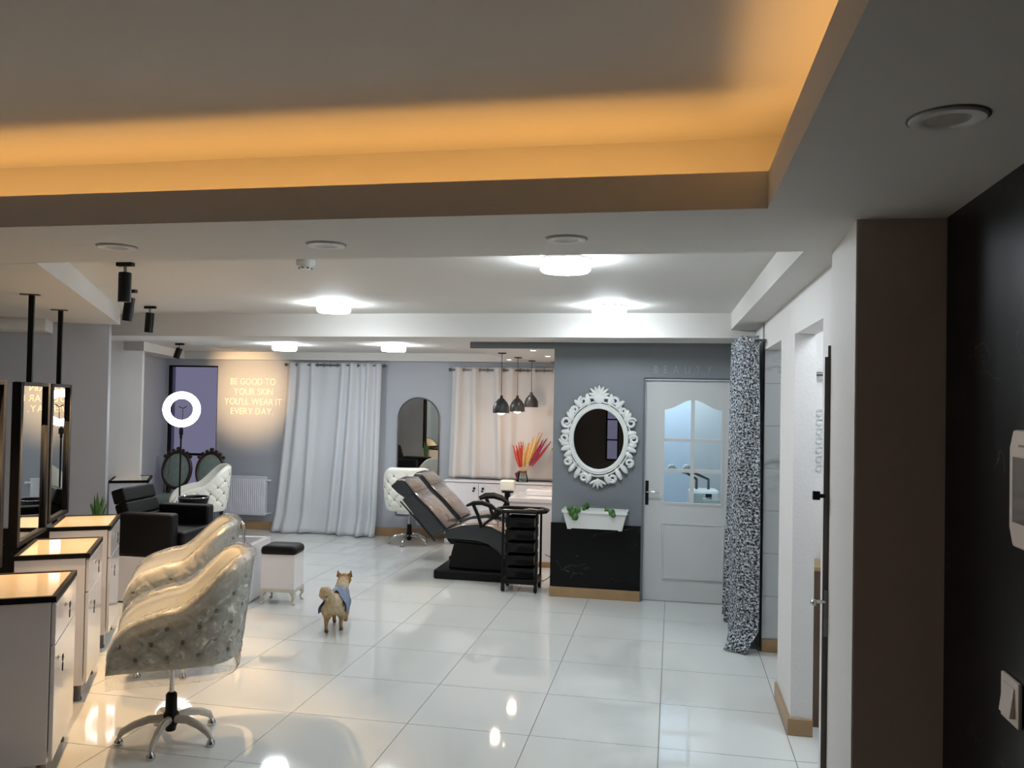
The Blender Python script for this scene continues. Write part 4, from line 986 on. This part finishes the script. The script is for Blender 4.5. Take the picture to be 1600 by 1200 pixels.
for sx in (-1, 1):
    for (ax, az, sz, an, fl_) in ((.315, .155, .058, .4, 1), (.34, .0, .05, -.2, -1), (.30, -.215, .045, -1.9, 1), (.155, .355, .052, 1.2, -1), (.14, -.365, .045, 3.6, 1), (.235, .27, .04, 1.9, 1)):
        p, r_ = scroll(sx * ax * .935, az * .97, sz * .86, an if sx > 0 else pi - an, fl_ * sx)
        MB().tube(p, r_, 7).obj('scroll', 'plastic', om, smooth=True)
    for (ax, az, L_, an) in ((.315, .06, .05, .1), (.312, -.09, .055, -.35), (.29, -.14, .05, -.6), (.25, -.27, .055, -.9), (.20, -.32, .06, -1.1), (.28, .21, .05, .9), (.20, .325, .055, .7), (.11, .365, .06, 1.4), (.09, -.37, .05, -1.2), (.33, -.05, .04, -.1), (.27, .24, .04, 1.2)):
        R = Matrix.Rotation(-an if sx > 0 else -(pi - an), 3, 'Y')
        MB().ell((sx * ax * .93, -.030, az * .97), (L_, .015, .024), 10, 8, R).obj('leaf_ornament', 'plastic', om, smooth=True)
for i in range(9):
    an = radians(90 + (i - 4) * 24); L_ = .062 if i % 2 == 0 else .052
    MB().ell((cos(an) * .05, -.032, .385 + sin(an) * .05), (L_, .014, .015), 10, 8, Matrix.Rotation(-an, 3, 'Y')).obj('crest_petal', 'plastic', om, smooth=True)
MB().ell((0, -.036, .365), (.05, .018, .045), 14, 10).obj('crest_boss', 'plastic', om, smooth=True)
for i in range(5):
    an = radians(-90 + (i - 2) * 32)
    MB().ell((cos(an) * .035, -.032, -.375 + sin(an) * .03), (.05, .014, .014), 10, 8, Matrix.Rotation(-an, 3, 'Y')).obj('lower_petal', 'plastic', om, smooth=True)
# planter box
pb = thing('planter_box', 'white plastic trough planter hung on the wall above black marble', 'planter', (-.68, YP - .095, .655))
def frustum(a0, b0, a1, b1, z0, z1, t_):
    mb = MB(); o_ = [(-a0, -b0, z0), (a0, -b0, z0), (a0, b0, z0), (-a0, b0, z0), (-a1, -b1, z1), (a1, -b1, z1), (a1, b1, z1), (-a1, b1, z1)]
    i_ = [(-a1 + t_, -b1 + t_, z1), (a1 - t_, -b1 + t_, z1), (a1 - t_, b1 - t_, z1), (-a1 + t_, b1 - t_, z1), (-a0 + t_, -b0 + t_, z0 + .02), (a0 - t_, -b0 + t_, z0 + .02), (a0 - t_, b0 - t_, z0 + .02), (-a0 + t_, b0 - t_, z0 + .02)]
    return mb.add(o_ + i_, [(3, 2, 1, 0), (0, 1, 5, 4), (1, 2, 6, 5), (2, 3, 7, 6), (3, 0, 4, 7), (4, 5, 9, 8), (5, 6, 10, 9), (6, 7, 11, 10), (7, 4, 8, 11), (8, 9, 13, 12), (9, 10, 14, 13), (10, 11, 15, 14), (11, 8, 12, 15), (12, 13, 14, 15)])
frustum(.245, .065, .285, .09, 0, .155, .006).obj('trough', 'plastic', pb)
MB().box(-.293, .293, -.098, -.088, .140, .165).box(-.293, .293, .084, .094, .140, .168).box(-.293, -.283, -.088, .084, .140, .165).box(.283, .293, -.088, .084, .140, .165).obj('rim', 'plastic', pb, bevel=.002)
B(-.26, .26, -.07, .07, .10, .115).obj('soil', 'soil', pb)
MB().box(-.245, -.21, -.065, .065, -.008, 0).box(.21, .245, -.065, .065, -.008, 0).obj('foot', 'plastic', pb)
def ivy(x, lbl, pts):
    t = thing('ivy_plant', lbl, 'plant', (-.68 + x, YP - .095, .77))
    for (dx, dy, dz, s_, rx, rz_) in pts:
        lf = []; 
        for (u, v) in ((0, -.9), (.55, -.75), (.85, -.1), (.5, .45), (0, 1), (-.5, .45), (-.85, -.1), (-.55, -.75)): lf.append((u * s_ * 1.3, 0, v * s_ * 1.3))
        mb = MB(); c0 = [(0, -.15 * s_, 0)] + lf; mb.add(c0, [(0, i + 1, (i + 1) % 8 + 1) for i in range(8)])
        mb.xf(Matrix.Translation((dx, dy, dz)) @ Matrix.Rotation(rz_, 4, 'Z') @ Matrix.Rotation(rx, 4, 'Y')); o = mb.obj('leaf', 'leaf', t, smooth=True); q = o.modifiers.new('s', 'SOLIDIFY'); q.thickness = .0015
        MB().tube([(0, 0, -.01), (dx * .6, dy * .3, max(dz, .03) + .01), (dx, dy + .002, dz)], .0015, 5).obj('stalk', 'leaf', t)
ivy(-.17, 'green ivy sprig trailing over the planter rim below the oval mirror', [(-.02, -.10, .03, .036, .3, .1), (-.045, -.105, .065, .026, 1.2, .2), (.02, -.11, .06, .03, -.6, 0), (0, -.11, -.005, .03, .1, 0), (.09, -.02, .085, .03, .2, .3), (-.06, -.09, .04, .02, .8, 0), (.075, -.05, .06, .018, 1.4, 0)])
ivy(.13, 'smaller green ivy sprig in the planter closer to the door', [(-.02, -.08, .06, .024, -.4, 0), (.02, -.10, .05, .03, -.9, .1), (.04, -.105, .025, .022, .5, 0)])
# lettering
def glyph(ch, size, depth):
    cu_ = bpy.data.curves.new('g', 'FONT'); cu_.body = ch; cu_.size = size; cu_.extrude = depth
    ob = bpy.data.objects.new('g', cu_); COL.objects.link(ob); bpy.context.view_layer.update()
    me = bpy.data.meshes.new_from_object(ob.evaluated_get(bpy.context.evaluated_depsgraph_get())); COL.objects.unlink(ob); bpy.data.objects.remove(ob)
    return me
def write(t, text, x0, x1, z, size, m_, y, track_=0.0):
    ms = []; xs = 0
    for ch in text:
        if ch == ' ': xs += size * .28; continue
        me = glyph(ch, size, .003); bx0 = min(v.co.x for v in me.vertices); bx1 = max(v.co.x for v in me.vertices)
        ms.append((me, xs - bx0)); xs += (bx1 - bx0) + size * .10 + track_
    W_ = xs - size * .10 - track_; k_ = (x1 - x0) / W_
    for me, dx in ms:
        me.materials.clear(); me.materials.append(M[m_]); o = bpy.data.objects.new('letter', me); COL.objects.link(o); o.parent = t
        o.rotation_euler = (pi / 2, 0, 0); o.location = (x0 + dx * k_, y, z); o.scale = (k_, 1, 1)
t = thing('beauty_sign', 'silver capital letters reading beauty above the glazed door', 'lettering')
write(t, 'BEAUTY', -.178, .333, 2.063, .098, 'letter', YP - .004, .055)
t = thing('wall_quote', 'four lines of ivory capitals about good skin on the warmly lit wall', 'lettering')
for s_, a, b, z in (('BE GOOD TO', -5.89, -5.235, 1.935), ('YOUR SKIN', -5.84, -5.27, 1.80), ("YOU'LL WEAR IT", -5.975, -5.14, 1.665), ('EVERY DAY.', -5.88, -5.26, 1.535)): write(t, s_, a, b, z, .125, 'letter2', YB - .004)
# switch and intercom on the black wall
sw = thing('light_switch', 'white rocker light switch low on the black marble wall', 'switch', (.83, 2.258, 1.085))
B(-.010, 0, -.055, .055, -.055, .055).obj('plate', 'pinkplastic', sw, bevel=.003)
MB().prism([(-.012, .036), (-.022, -.036), (-.010, -.036), (-.010, .036)], -.034, .034, 'y').obj('rocker', 'pinkplastic', sw, bevel=.001)
ic = thing('intercom', 'white wall intercom with dark screen on the black marble wall', 'intercom', (.83, 2.075, 1.61))
def chamfer(y0, y1, z0, z1, c): return [(y0 + c, z0), (y1 - c, z0), (y1, z0 + 2 * c), (y1, z1 - 2 * c), (y1 - c, z1), (y0 + c, z1), (y0, z1 - 2 * c), (y0, z0 + 2 * c)]
MB().prism(chamfer(-.145, .145, -.14, .14, .022), -.028, 0, 'x').obj('housing', 'pinkplastic', ic, bevel=.006, seg=3)
B(-.031, -.028, -.11, .115, -.08, .075).obj('screen', 'screen', ic)
B(-.030, -.028, .05, .085, .10, .105).obj('speaker_slot', 'screen', ic)
MB().lathe([(0, -.0), (.006, 0), (.006, .008), (0, .008)], (-.012, .06, .14), 10).obj('aerial_stub', 'steel', ic, smooth=True)

# ================================================================ OVAL-BACK ANTIQUE CHAIRS
def antique(x, y, label, rz):
    t = thing('antique_chair', label, 'chair', (x, y, 0), rz, 'carved oval-back chairs')
    n = 40; a, b = .185, .235; zc = .80
    T = Matrix.Translation((0, .16, zc)) @ Matrix.Rotation(radians(-8), 4, 'X')
    fr = MB(); fr.tube([(a * cos(2 * pi * i / n), 0, b * sin(2 * pi * i / n)) for i in range(n + 1)], .024, 8, False).xf(T).obj('back_frame', 'wood', t, smooth=True)
    MB().lathe([(0, -.022), (.6, -.018), (.98, -.004), (.98, .012), (0, .012)], n=36, axis='y').xf(T @ Matrix.Diagonal((a, 1, b, 1))).obj('back_pad', 'teal', t, smooth=True)
    cr = MB()
    for i in range(7):
        an = radians(90 + (i - 3) * 15); R_ = b + .03 - .012 * abs(i - 3) * .4; cr.ell((cos(an) * R_ * .95, -.005, sin(an) * R_), (.028, .02, .024), 10, 7)
    cr.ell((0, -.005, b + .045), (.035, .02, .022), 10, 7); cr.xf(T).obj('carved_crest', 'wood', t, smooth=True)
    cl_ = MB()
    for s_ in (-1, 1): cl_.tube([(s_ * .09, .16, zc - b - .01), (s_ * .12, .14, .44)], [.02, .018], 8)
    cl_.obj('back_post', 'wood', t, smooth=True)
    MB().prism([(-.205, -.32), (.205, -.32), (.18, .15), (-.18, .15)], .40, .50).obj('seat', 'teal', t, bevel=.03, seg=3)
    MB().prism([(-.215, -.33), (.215, -.33), (.19, .16), (-.19, .16)], .36, .40).obj('seat_rail', 'wood', t, bevel=.008)
    for sx in (-1, 1):
        for yy in (-.30, .13): MB().tube([(sx * .185, yy, .37), (sx * .19, yy - .01, .25), (sx * .175, yy, .10), (sx * .185, yy - .01, .0)], [.026, .02, .013, .015], 8).obj('leg', 'wood', t, smooth=True)
antique(-6.34, 9.70, 'carved dark wood chair with grey green oval back behind the ring light stand', .12)
antique(-5.885, 9.72, 'carved dark wood chair with grey green oval back between its twin and the radiator', .05)
